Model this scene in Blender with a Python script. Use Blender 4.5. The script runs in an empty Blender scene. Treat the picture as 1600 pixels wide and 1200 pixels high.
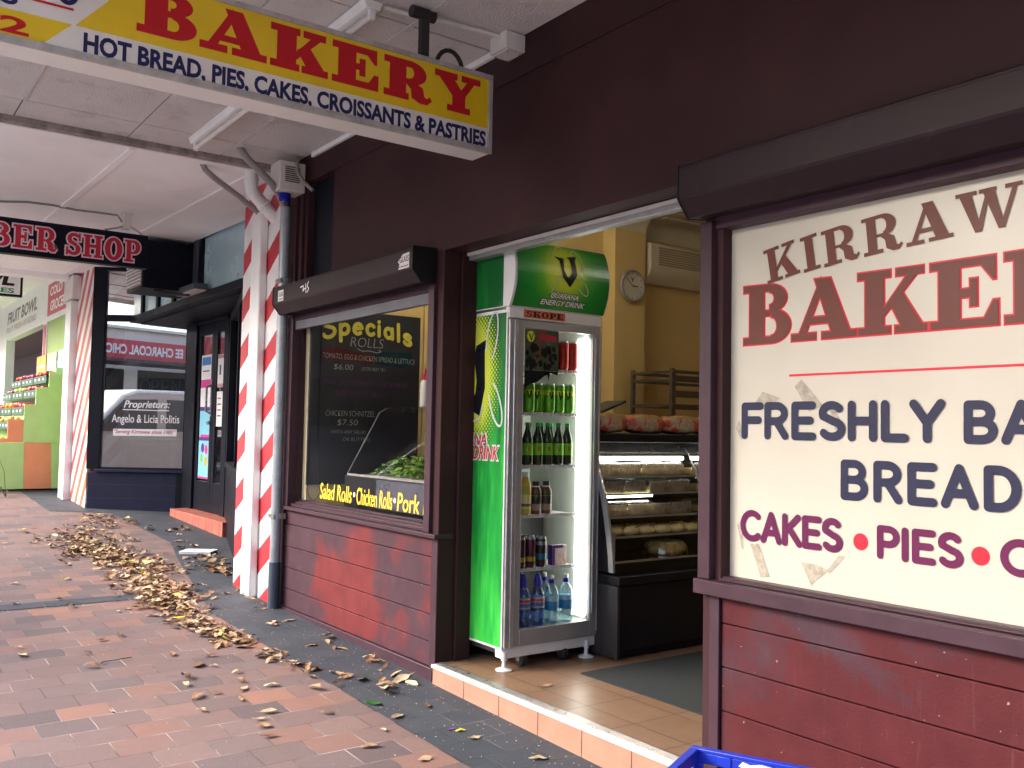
import bpy, bmesh, math, random
from math import sin, cos, pi, radians
from mathutils import Vector, Matrix
random.seed(7)
S = bpy.context.scene
COL = S.collection

# ------------------------------------------------------------------ camera
YAW, PITCH, ROLL = 0.62751, 0.051537, 0.018779
fw = Vector((-cos(YAW)*cos(PITCH), sin(YAW)*cos(PITCH), sin(PITCH)))
rt = fw.cross(Vector((0, 0, 1))).normalized()
up = rt.cross(fw)
r2 = rt*cos(ROLL) + up*sin(ROLL)
u2 = up*cos(ROLL) - rt*sin(ROLL)
cd = bpy.data.cameras.new('camera')
cam = bpy.data.objects.new('camera', cd)
COL.objects.link(cam)
cam.matrix_world = Matrix(((r2.x, u2.x, -fw.x, 0), (r2.y, u2.y, -fw.y, -2.7), (r2.z, u2.z, -fw.z, 1.38), (0, 0, 0, 1)))
cd.sensor_width = 36
cd.lens = 36*1452.45/1600
cd.clip_start = 0.05
cd.clip_end = 2000
S.camera = cam

# ------------------------------------------------------------------ sky, sun, exposure
SUN_EL, SUN_AZ = radians(34), radians(212)      # azimuth measured from +Y towards +X
W = bpy.data.worlds.new('World')
S.world = W
W.use_nodes = True
wn = W.node_tree.nodes
wl = W.node_tree.links
bg = wn['Background']
sky = wn.new('ShaderNodeTexSky')
sky.sky_type = 'NISHITA'
sky.sun_disc = False
sky.sun_elevation = SUN_EL
sky.sun_rotation = SUN_AZ
sky.air_density = 1.0
sky.dust_density = 4.0
sky.ozone_density = 1.0
wl.new(sky.outputs[0], bg.inputs[0])
bg.inputs[1].default_value = 0.15
sd = bpy.data.lights.new('sun', 'SUN')
sd.energy = 1.0
sd.angle = radians(36)
sd.color = (1.0, 0.97, 0.96)
sun = bpy.data.objects.new('sun', sd)
COL.objects.link(sun)
sdir = Vector((sin(SUN_AZ)*cos(SUN_EL), cos(SUN_AZ)*cos(SUN_EL), sin(SUN_EL)))
sun.rotation_euler = sdir.to_track_quat('Z', 'Y').to_euler()
S.view_settings.view_transform = 'Standard'
S.view_settings.look = 'None'
S.view_settings.gamma = 1
S.view_settings.exposure = 2.3
S.cycles.max_bounces = 10
S.cycles.diffuse_bounces = 6
S.cycles.transparent_max_bounces = 24
S.cycles.caustics_reflective = False
S.cycles.caustics_refractive = False

# ------------------------------------------------------------------ mesh helpers
class MB:
    def __init__(s, T=None):
        s.v = []; s.f = []; s.m = []; s.cur = 0; s.T = T
    def add(s, vs, fs):
        b = len(s.v)
        s.v += [tuple(s.T(p)) if s.T else tuple(p) for p in vs]
        for f in fs:
            s.f.append([b+i for i in f]); s.m.append(s.cur)
        return s
    def box(s, x0, x1, y0, y1, z0, z1):
        v = [(x, y, z) for x in (x0, x1) for y in (y0, y1) for z in (z0, z1)]
        return s.add(v, [(0, 1, 3, 2), (4, 6, 7, 5), (0, 4, 5, 1), (2, 3, 7, 6), (0, 2, 6, 4), (1, 5, 7, 3)])
    def prism(s, pts, axis, a, b):
        n = len(pts)
        def mk(p, c):
            return {'X': (c, p[0], p[1]), 'Y': (p[0], c, p[1]), 'Z': (p[0], p[1], c)}[axis]
        v = [mk(p, a) for p in pts] + [mk(p, b) for p in pts]
        f = [list(range(n)), list(range(2*n-1, n-1, -1))]
        f += [(i, (i+1) % n, n+(i+1) % n, n+i) for i in range(n)]
        return s.add(v, f)
    def poly(s, pts):
        return s.add(pts, [list(range(len(pts)))])
    def tube(s, pts, r, n=10, cap=True):
        pts = [Vector(p) for p in pts]
        rs = r if isinstance(r, (list, tuple)) else [r]*len(pts)
        vs = []; prev = None
        for i, p in enumerate(pts):
            t = (pts[min(i+1, len(pts)-1)] - pts[max(i-1, 0)]).normalized()
            if prev is None:
                a = Vector((0, 0, 1)) if abs(t.z) < .9 else Vector((1, 0, 0))
                x = t.cross(a).normalized()
            else:
                x = (prev - t*prev.dot(t)).normalized()
            prev = x
            y = t.cross(x)
            vs += [p + (x*cos(2*pi*k/n) + y*sin(2*pi*k/n))*rs[i] for k in range(n)]
        m = len(pts)
        f = [(i*n+k, i*n+(k+1) % n, (i+1)*n+(k+1) % n, (i+1)*n+k) for i in range(m-1) for k in range(n)]
        if cap:
            f += [list(range(n))[::-1], [(m-1)*n+k for k in range(n)]]
        return s.add(vs, f)
    def lathe(s, cx, cy, z0, prof, n=20):
        vs = [(cx + r*cos(2*pi*k/n), cy + r*sin(2*pi*k/n), z0+z) for r, z in prof for k in range(n)]
        m = len(prof)
        f = [(i*n+k, i*n+(k+1) % n, (i+1)*n+(k+1) % n, (i+1)*n+k) for i in range(m-1) for k in range(n)]
        f += [list(range(n))[::-1], [(m-1)*n+k for k in range(n)]]
        return s.add(vs, f)
    def ball(s, c, r, nu=10, nv=7, sc=(1, 1, 1)):
        prof = [(max(1e-4, r*sin(pi*i/nv)), -r*cos(pi*i/nv)) for i in range(nv+1)]
        b = len(s.v); T = s.T
        vs = [(c[0]+q*cos(2*pi*k/nu)*sc[0], c[1]+q*sin(2*pi*k/nu)*sc[1], c[2]+z*sc[2]) for q, z in prof for k in range(nu)]
        f = [(i*nu+k, i*nu+(k+1) % nu, (i+1)*nu+(k+1) % nu, (i+1)*nu+k) for i in range(nv) for k in range(nu)]
        return s.add(vs, f)
    def mesh(s, name, mats, loc=(0, 0, 0), sharp=35, recalc=True):
        me = bpy.data.meshes.new(name)
        me.from_pydata([(p[0]-loc[0], p[1]-loc[1], p[2]-loc[2]) for p in s.v], [], s.f)
        for m in (mats if isinstance(mats, (list, tuple)) else [mats]):
            me.materials.append(m)
        me.polygons.foreach_set('material_index', s.m)
        if recalc:
            bm = bmesh.new(); bm.from_mesh(me)
            bmesh.ops.recalc_face_normals(bm, faces=bm.faces)
            bm.to_mesh(me); bm.free()
        me.polygons.foreach_set('use_smooth', [True]*len(me.polygons))
        me.set_sharp_from_angle(angle=radians(sharp))
        me.update()
        return me
    def build(s, name, mats, parent=None, bev=0, sharp=35, local=False, recalc=True, smooth_sub=0):
        loc = (0, 0, 0) if (parent is None or local) else LOC[parent.name]
        o = bpy.data.objects.new(name, s.mesh(name, mats, loc, sharp, recalc))
        COL.objects.link(o)
        if parent is not None:
            o.parent = parent
        LOC[o.name] = loc
        if bev:
            md = o.modifiers.new('bevel', 'BEVEL'); md.width = bev; md.segments = 2
            md.limit_method = 'ANGLE'; md.angle_limit = radians(40); md.harden_normals = False
        return o
LOC = {}

def tag(o, label=None, cat=None, group=None, kind=None):
    if label: o['label'] = label
    if cat: o['category'] = cat
    if group: o['group'] = group
    if kind: o['kind'] = kind
    return o

def thing(name, label, cat, loc=(0, 0, 0), group=None, rotz=0):
    o = bpy.data.objects.new(name, None)
    COL.objects.link(o)
    o.location = loc; o.rotation_euler = (0, 0, rotz)
    o.empty_display_size = .1
    LOC[o.name] = loc
    return tag(o, label, cat, group)

def dup(o, loc, label=None, rotz=None, parent=None, group=None):
    c = o.copy(); COL.objects.link(c)
    if parent is None:
        c.location = loc
        if rotz is not None: c.rotation_euler = (0, 0, rotz)
        if label: c['label'] = label
        if group: c['group'] = group
    else:
        c.parent = parent
    for ch in list(o.children):
        dup(ch, None, parent=c)
    return c

# ------------------------------------------------------------------ materials
def lin(h):
    def f(c):
        c /= 255
        return c/12.92 if c <= .04045 else ((c+.055)/1.055)**2.4
    return (f(int(h[0:2], 16)), f(int(h[2:4], 16)), f(int(h[4:6], 16)))

class NT:
    """small wrapper to write node graphs"""
    def __init__(s, name):
        s.mat = bpy.data.materials.new(name); s.mat.use_nodes = True
        s.n = s.mat.node_tree.nodes; s.l = s.mat.node_tree.links
        s.bsdf = s.n['Principled BSDF']; s.out = s.n['Material Output']
        s.tc = s.n.new('ShaderNodeTexCoord')
    def node(s, t, **k):
        o = s.n.new(t)
        for a, b in k.items(): setattr(o, a, b)
        return o
    def set(s, sock, v):
        if hasattr(v, 'links') or isinstance(v, bpy.types.NodeSocket): s.l.new(v, sock)
        elif isinstance(v, (tuple, list)) and len(v) == 3 and sock.type == 'RGBA': sock.default_value = (*v, 1)
        else: sock.default_value = v
    def math(s, op, a, b=0.0, c=0.0):
        o = s.node('ShaderNodeMath', operation=op)
        s.set(o.inputs[0], a); s.set(o.inputs[1], b); s.set(o.inputs[2], c)
        return o.outputs[0]
    def noise(s, scale, detail=4, rough=.55, vec=None, dist=0):
        o = s.node('ShaderNodeTexNoise'); o.inputs['Scale'].default_value = scale
        o.inputs['Detail'].default_value = detail; o.inputs['Roughness'].default_value = rough
        o.inputs['Distortion'].default_value = dist
        s.l.new(vec or s.tc.outputs['Object'], o.inputs['Vector'])
        return o.outputs['Fac']
    def ramp(s, fac, stops, interp='LINEAR'):
        o = s.node('ShaderNodeValToRGB'); r = o.color_ramp; r.interpolation = interp
        while len(r.elements) < len(stops): r.elements.new(.5)
        for e, (p, c) in zip(r.elements, stops):
            e.position = p
            e.color = (c, c, c, 1) if isinstance(c, (int, float)) else (*c, 1)
        s.set(o.inputs[0], fac)
        return o.outputs[0]
    def mix(s, fac, a, b, blend='MIX'):
        o = s.node('ShaderNodeMix', data_type='RGBA', blend_type=blend)
        s.set(o.inputs[0], fac); s.set(o.inputs[6], a); s.set(o.inputs[7], b)
        return o.outputs[2]
    def xyz(s, sock='Object'):
        o = s.node('ShaderNodeSeparateXYZ'); s.l.new(s.tc.outputs[sock], o.inputs[0])
        return o.outputs
    def comb(s, x, y, z):
        o = s.node('ShaderNodeCombineXYZ')
        for i, v in enumerate((x, y, z)): s.set(o.inputs[i], v)
        return o.outputs[0]
    def bump(s, h, strength=.2, dist=.01):
        o = s.node('ShaderNodeBump'); o.inputs['Strength'].default_value = strength
        o.inputs['Distance'].default_value = dist
        s.l.new(h, o.inputs['Height']); s.l.new(o.outputs[0], s.bsdf.inputs['Normal'])
        return o
    def fin(s, col=None, rough=None, metal=0, spec=None):
        if col is not None: s.set(s.bsdf.inputs['Base Color'], col)
        if rough is not None: s.set(s.bsdf.inputs['Roughness'], rough)
        s.bsdf.inputs['Metallic'].default_value = metal
        if spec is not None: s.bsdf.inputs['Specular IOR Level'].default_value = spec
        return s.mat

def paint(name, col, rough=.5, metal=0, var=.18, scale=6, bump=.08, bscale=60, dirt=None, spec=.5):
    t = NT(name)
    if isinstance(col, str): col = lin(col)
    n = t.noise(scale, 5, .6)
    lo = tuple(c*(1-var) for c in col); hi = tuple(min(1, c*(1+var)) for c in col)
    c = t.ramp(n, [(.3, lo), (.7, hi)])
    if dirt:
        d = t.ramp(t.noise(dirt[0], 6, .7), [(dirt[1], 0), (min(1, dirt[1]+.18), 1)])
        c = t.mix(t.math('MULTIPLY', d, dirt[3] if len(dirt) > 3 else .6), c, dirt[2])
    n2 = t.noise(bscale, 3)
    if bump: t.bump(n2, bump, .01)
    rr = t.math('ADD', t.math('MULTIPLY', t.math('SUBTRACT', n, .5), .25), rough)
    return t.fin(c, rr, metal, spec)

def flat(name, col, rough=.5, metal=0, var=.06):
    return paint(name, col, rough, metal, var, 14, 0, spec=.25)

def glow(name, col, strength):
    t = NT(name)
    t.bsdf.inputs['Emission Color'].default_value = (*col, 1)
    t.bsdf.inputs['Emission Strength'].default_value = strength
    return t.fin(col, .4)

def glass(name, tint=(1, 1, 1), base=.0, gain=1.0, rough=.0, ior=1.5):
    t = NT(name)
    tr = t.node('ShaderNodeBsdfTransparent'); tr.inputs[0].default_value = (*tint, 1)
    gl = t.node('ShaderNodeBsdfGlossy'); gl.inputs['Roughness'].default_value = rough
    lw = t.node('ShaderNodeLayerWeight'); lw.inputs[0].default_value = .5
    fr = t.math('ADD', t.math('MULTIPLY', t.math('POWER', lw.outputs['Facing'], 5.0), .94), .045)
    f = t.math('ADD', t.math('MULTIPLY', fr, gain), base)
    f = t.math('MINIMUM', f, .95)
    mx = t.node('ShaderNodeMixShader')
    t.l.new(f, mx.inputs[0]); t.l.new(tr.outputs[0], mx.inputs[1]); t.l.new(gl.outputs[0], mx.inputs[2])
    t.l.new(mx.outputs[0], t.out.inputs[0])
    return t.mat
# ------------------------------------------------------------------ ground level: the street climbs gently towards the far end
def gz(X):
    x = -X
    return 0.009 + .0255*(x-4.4) + (0.0012*(x-6.5)**2 if x > 6.5 else 0)

def paver_mat(name, stops, swap, joint, bw=.237, rh=.194, patch=True, tint=(1, 1, 1)):
    t = NT(name)
    x, y, z = t.xyz()
    vec = t.comb(t.math('ADD', y, 30.0), t.math('ADD', x, 38.844), 0.0) if swap else t.comb(x, y, 0.0)
    # tiny wobble so the joints are not ruled
    nz = t.node('ShaderNodeTexNoise'); nz.inputs['Scale'].default_value = 9; t.l.new(t.tc.outputs['Object'], nz.inputs['Vector'])
    wob = t.node('ShaderNodeVectorMath', operation='SCALE'); t.l.new(nz.outputs['Color'], wob.inputs[0]); wob.inputs['Scale'].default_value = .008
    ad = t.node('ShaderNodeVectorMath', operation='ADD'); t.l.new(vec, ad.inputs[0]); t.l.new(wob.outputs[0], ad.inputs[1])
    b = t.node('ShaderNodeTexBrick'); b.offset = .5; b.squash = 1
    t.l.new(ad.outputs[0], b.inputs['Vector'])
    b.inputs['Color1'].default_value = (0, 0, 0, 1); b.inputs['Color2'].default_value = (1, 1, 1, 1)
    b.inputs['Mortar'].default_value = (.5, .5, .5, 1)
    b.inputs['Scale'].default_value = 1; b.inputs['Brick Width'].default_value = bw; b.inputs['Row Height'].default_value = rh
    b.inputs['Mortar Size'].default_value = .0026; b.inputs['Mortar Smooth'].default_value = .3; b.inputs['Bias'].default_value = 0
    stops = [(p, tuple(a*b for a, b in zip(c, tint))) for p, c in stops]
    col = t.ramp(b.outputs['Color'], stops)
    n = t.noise(5, 5, .65); g = t.noise(160, 2, .6)
    col = t.mix(t.math('MULTIPLY', n, .3), col, tuple(c*.62 for c in stops[len(stops)//2][1]))
    col = t.mix(t.math('MULTIPLY', t.ramp(g, [(.45, 0), (.75, 1)]), .3), col, tuple(min(.6, c*1.5) for c in stops[len(stops)//2][1]))
    if patch:
        p = t.ramp(t.noise(.9, 4, .6), [(.42, 0), (.66, 1)])
        col = t.mix(t.math('MULTIPLY', p, .4), col, (.13, .105, .11))
    st = t.ramp(t.noise(2.3, 7, .75), [(.62, 0), (.7, 1)])
    col = t.mix(t.math('MULTIPLY', st, .3), col, tuple(c*.35 for c in stops[0][1]))
    # joints: pale sand in some, dark in others
    jn = t.ramp(t.noise(3.1, 3), [(.46, tuple(c*.16 for c in joint)), (.66, joint)])
    col = t.mix(b.outputs['Fac'], col, jn)
    h = t.math('SUBTRACT', t.math('MULTIPLY', g, .25), t.math('MULTIPLY', b.outputs['Fac'], 1.0))
    t.bump(h, .5, .006)
    return t.fin(col, t.math('ADD', .55, t.math('MULTIPLY', n, .3)), 0, .35)

M = {}
M['paver'] = paver_mat('clay_pavers', [(.0, (.13, .122, .135)), (.17, (.20, .17, .175)), (.34, (.33, .22, .20)), (.5, (.26, .195, .19)), (.64, (.42, .225, .17)), (.8, (.18, .165, .175)), (.9, (.34, .24, .22)), (1, (.50, .26, .18))], True, (.42, .36, .34), tint=(.55, .535, .56))
M['charcoal'] = paver_mat('charcoal_pavers', [(0, (.034, .041, .056)), (.5, (.043, .050, .066)), (1, (.054, .060, .074))], True, (.16, .15, .15), patch=False)
M['road'] = paint('pale_bounce_road', (.46, .46, .46), .85, var=.25, scale=20, bump=.5, bscale=180)  # unseen road, made pale to bounce light up to the awning ceilings
M['kerb'] = paint('kerb_concrete', (.48, .47, .46), .8, var=.15, scale=5, bump=.2, bscale=120)
M['earth'] = paint('earth', (.12, .11, .08), .9, var=.3, scale=2)
M['brown'] = paint('dark_brown_paint', (.043, .0185, .0205), .55, spec=.12, var=.26, scale=1.3, bump=.06, bscale=90, dirt=(7, .62, (.075, .055, .055), .3))
M['brownframe'] = paint('brown_frame_paint', (.050, .024, .034), .45, spec=.25, var=.14, scale=9, bump=.05, bscale=120, dirt=(60, .66, (.22, .18, .18), .45))
M['brownroller'] = paint('brown_roller_metal', (.020, .010, .014), .45, spec=.2, var=.15, scale=4, bump=.02, dirt=(14, .6, (.075, .06, .055), .4))
M['black'] = paint('black_paint', (.005, .006, .012), .5, spec=.14, var=.2, scale=6, dirt=(30, .68, (.06, .06, .07), .4))
M['navy'] = paint('navy_render', (.017, .019, .042), .6, spec=.18, var=.2, scale=6, bump=.15, bscale=40, dirt=(18, .66, (.07, .07, .09), .4))
M['ceil'] = paint('fibre_ceiling', (.60, .57, .56), .9, var=.07, scale=3, bump=.9, bscale=85, dirt=(2.6, .54, (.26, .22, .19), .55))
M['ceilw'] = paint('white_ceiling', (.88, .87, .88), .7, var=.04, scale=2, bump=.06, bscale=30, dirt=(3, .66, (.6, .53, .5), .4))
M['white'] = paint('white_paint', (.80, .79, .78), .5, var=.05, scale=8, bump=.04, dirt=(11, .64, (.52, .48, .45), .35))
M['offwhite'] = paint('aged_white_plastic', (.66, .62, .58), .5, var=.07, scale=10, dirt=(14, .6, (.35, .31, .27), .5))
M['greypipe'] = paint('galvanised_pipe', (.33, .36, .39), .38, .3, var=.16, scale=11, dirt=(9, .62, (.14, .12, .12), .5))
M['pipebase'] = paint('dark_pipe_base', (.045, .065, .085), .4, var=.2, scale=9)
M['greyflex'] = paint('grey_conduit', (.26, .235, .23), .6, var=.12, scale=15)
M['darkmetal'] = paint('dark_metal', (.035, .03, .032), .45, .3, var=.2)
M['alu'] = paint('brushed_aluminium', (.50, .51, .53), .34, .75, var=.1, scale=20, bump=0)
M['steel'] = paint('steel', (.42, .41, .40), .3, .9, var=.12, scale=25, bump=0)
M['yellowwall'] = paint('yellow_wall', (.66, .50, .21), .7, var=.05, scale=2, bump=.08, bscale=70, dirt=(4, .64, (.4, .29, .11), .4))
M['creamwall'] = paint('cream_wall', (.62, .53, .33), .7, var=.06, scale=3)
M['cornice'] = paint('cream_plaster', (.62, .57, .42), .8, var=.05, scale=4)
M['rubber'] = paint('black_rubber', (.012, .012, .013), .6, var=.2)
M['blackgloss'] = paint('black_laminate', (.008, .008, .010), .4, var=.2, scale=7, bump=0, spec=.3)
M['leafgreen'] = flat('fresh_leaf', (.02, .10, .02), .45)

def planks(name, kx, kz, red_k):
    t = NT(name)
    x, y, z = t.xyz()
    n1 = t.noise(1.7, 3, .5, dist=.6); n2 = t.noise(16, 6, .7)
    f = t.math('ADD', n1, t.math('MULTIPLY', t.math('SUBTRACT', n2, .5), .2))
    base = t.ramp(t.noise(7, 5), [(.3, (.052, .025, .034)), (.7, (.070, .036, .047))])
    red = t.ramp(t.noise(8, 5), [(.3, (.115, .020, .022)), (.7, (.175, .031, .031))])
    # the sprayed patch sits in the middle of the panel: its own local position decides it
    bx = t.math('ABSOLUTE', x); bz = t.math('ABSOLUTE', z)
    px = t.math('SUBTRACT', 1.0, t.math('MULTIPLY', bx, kx))
    pz = t.math('SUBTRACT', .62, t.math('MULTIPLY', bz, kz))
    fac = t.ramp(t.math('ADD', t.math('MULTIPLY', px, pz), t.math('MULTIPLY', t.math('SUBTRACT', f, .5), 1.7)), [(.13, 0), (.33, 1)])
    red = t.mix(red_k, red, (.03, .004, .007))
    c = t.mix(t.math('MULTIPLY', fac, .92), base, red)
    streak = t.node('ShaderNodeMapping'); streak.inputs['Scale'].default_value = (18, 1, 1.2); t.l.new(t.tc.outputs['Object'], streak.inputs[0])
    sn = t.ramp(t.noise(2.2, 6, .75, streak.outputs[0]), [(.58, 0), (.72, 1)])
    c = t.mix(t.math('MULTIPLY', sn, .10), c, (.26, .2, .2))
    spk = t.ramp(t.noise(48, 2, .5), [(.73, 0), (.76, 1)])
    c = t.mix(t.math('MULTIPLY', spk, .55), c, (.42, .36, .34))
    t.bump(t.noise(90, 3), .12, .008)
    return t.fin(c, t.math('ADD', .42, t.math('MULTIPLY', n2, .3)), 0, .16)
M['planks'] = planks('worn_red_planks', 1.25, 1.0, 0.0)
M['planks_wide'] = planks('worn_red_planks_wide', .45, .5, .6)

def stripes(name, slope, period, duty, red, white, offset=0.0, worn=None):
    t = NT(name)
    x, y, z = t.xyz()
    v = t.math('SUBTRACT', z, t.math('MULTIPLY', t.math('ADD', x, y), slope))
    v = t.math('ADD', t.math('DIVIDE', v, period), 50.0+offset)
    v = t.math('ADD', v, t.math('MULTIPLY', t.math('SUBTRACT', t.noise(14, 4), .5), .035))
    s = t.math('LESS_THAN', t.math('FRACT', v), duty)
    rc = t.ramp(t.noise(9, 5), [(.3, tuple(c*.8 for c in red)), (.7, red)])
    if worn:
        rc = t.mix(t.ramp(t.noise(1.6, 3), [(.4, 0), (.6, 1)]), rc, worn)
    wc = t.ramp(t.noise(7, 5), [(.35, tuple(c*.88 for c in white)), (.65, white)])
    c = t.mix(s, wc, rc)
    d = t.ramp(t.noise(26, 4, .7), [(.68, 0), (.78, 1)])
    c = t.mix(t.math('MULTIPLY', d, .5), c, (.3, .24, .22))
    t.bump(t.noise(40, 4), .1, .01)
    return t.fin(c, .5)
M['stripe'] = stripes('barber_stripes', .62, .385, .48, (.50, .022, .035), (.80, .78, .78), .716)
M['stripe2'] = stripes('faded_barber_stripes', 1.2, .41, .5, (.42, .04, .05), (.78, .75, .74), .1, (.58, .15, .07))

def tiles(name, c1, c2, w, h, grout, rough, off=0.0, ox=0., oy=0., var=.3):
    t = NT(name)
    x, y, z = t.xyz()
    b = t.node('ShaderNodeTexBrick'); b.offset = off
    t.l.new(t.comb(t.math('ADD', x, 60+ox), t.math('ADD', y, 60+oy), 0.0), b.inputs['Vector'])
    b.inputs['Color1'].default_value = (*c1, 1); b.inputs['Color2'].default_value = (*c2, 1); b.inputs['Mortar'].default_value = (*grout, 1)
    b.inputs['Scale'].default_value = 1; b.inputs['Brick Width'].default_value = w; b.inputs['Row Height'].default_value = h
    b.inputs['Mortar Size'].default_value = .0035; b.inputs['Mortar Smooth'].default_value = .2
    n = t.noise(6, 5, .65)
    c = t.mix(t.math('MULTIPLY', t.ramp(n, [(.4, 0), (.75, 1)]), var), b.outputs['Color'], tuple(v*.5 for v in c1))
    t.bump(t.math('SUBTRACT', 1.0, b.outputs['Fac']), .35, .004)
    return t.fin(c, t.math('ADD', rough, t.math('MULTIPLY', n, .2)))
M['floor'] = tiles('terracotta_floor', (.235, .14, .085), (.21, .122, .073), .313, .254, (.07, .04, .028), .26, 0, .055, .012)
M['risertile'] = paint('salmon_tile', (.35, .195, .135), .42, var=.1, scale=9, bump=.03)
M['redtile'] = paint('red_step_tile', (.40, .12, .085), .5, var=.2, scale=8)
M['mat'] = (lambda t: (t.bump(t.node('ShaderNodeTexWave').outputs[0], .0), t.fin(t.ramp(t.noise(260, 2), [(.3, (.008, .012, .013)), (.7, (.024, .032, .032))]), .95))[1])(NT('ribbed_mat'))

# glasses
M['shopglass'] = glass('shop_window_glass', (.95, .95, .95), -.025, .35)
M['thinglass'] = glass('thin_clear_glass', (.95, .97, .96), .025, 1.1)
M['barberglass'] = glass('barber_window_glass', (.94, .96, .97), .52, 1.0)
M['transom'] = paint('frosted_transom', (.42, .60, .64), .25, var=.12, scale=2, bump=0)
M['clear'] = glass('clear_plastic', (.90, .93, .95), .03, 1.2, .08)
M['doorglass'] = glass('fridge_door_glass', (.93, .95, .94), .0, .6)

# leaves: brown to straw, a different tone for every leaf
def leafmat():
    t = NT('dry_leaf')
    oi = t.node('ShaderNodeObjectInfo'); g = t.node('ShaderNodeNewGeometry')
    r = t.math('FRACT', t.math('ADD', oi.outputs['Random'], g.outputs['Random Per Island']))
    c = t.ramp(r, [(0, (.12, .06, .035)), (.2, (.25, .135, .075)), (.45, (.40, .26, .155)), (.62, (.55, .42, .28)), (.8, (.30, .16, .08)), (.93, (.68, .56, .38)), (1, (.60, .47, .12))])
    n = t.noise(70, 4, .7)
    c = t.mix(t.math('MULTIPLY', t.ramp(n, [(.45, 0), (.7, 1)]), .45), c, (.14, .07, .035))
    t.bump(n, .3, .004)
    t.bsdf.inputs['Subsurface Weight'].default_value = 0
    return t.fin(c, .65, 0, .3)
M['leaf'] = leafmat()

# ------------------------------------------------------------------ lettering
NOFF = .00002
def offset_poly(pts, o):
    if o == 0: return pts
    n = len(pts)
    A = sum(pts[i][0]*pts[(i+1) % n][1]-pts[(i+1) % n][0]*pts[i][1] for i in range(n))
    sg = 1 if A > 0 else -1
    out = []
    for i in range(n):
        p0, p, p1 = pts[i-1], pts[i], pts[(i+1) % n]
        d0 = (p[0]-p0[0], p[1]-p0[1]); d1 = (p1[0]-p[0], p1[1]-p[1])
        l0 = math.hypot(*d0) or 1e-9; l1 = math.hypot(*d1) or 1e-9
        n0 = (d0[1]/l0*sg, -d0[0]/l0*sg); n1 = (d1[1]/l1*sg, -d1[0]/l1*sg)
        m = (n0[0]+n1[0], n0[1]+n1[1]); q = max(.35, (m[0]*m[0]+m[1]*m[1])/2)
        out.append((p[0]+m[0]/q*o, p[1]+m[1]/q*o))
    return out

def ell(cx, cy, rx, ry, a0, a1, n=14):
    return [(cx+rx*cos(radians(a0+(a1-a0)*i/n)), cy+ry*sin(radians(a0+(a1-a0)*i/n))) for i in range(n+1)]

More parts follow.
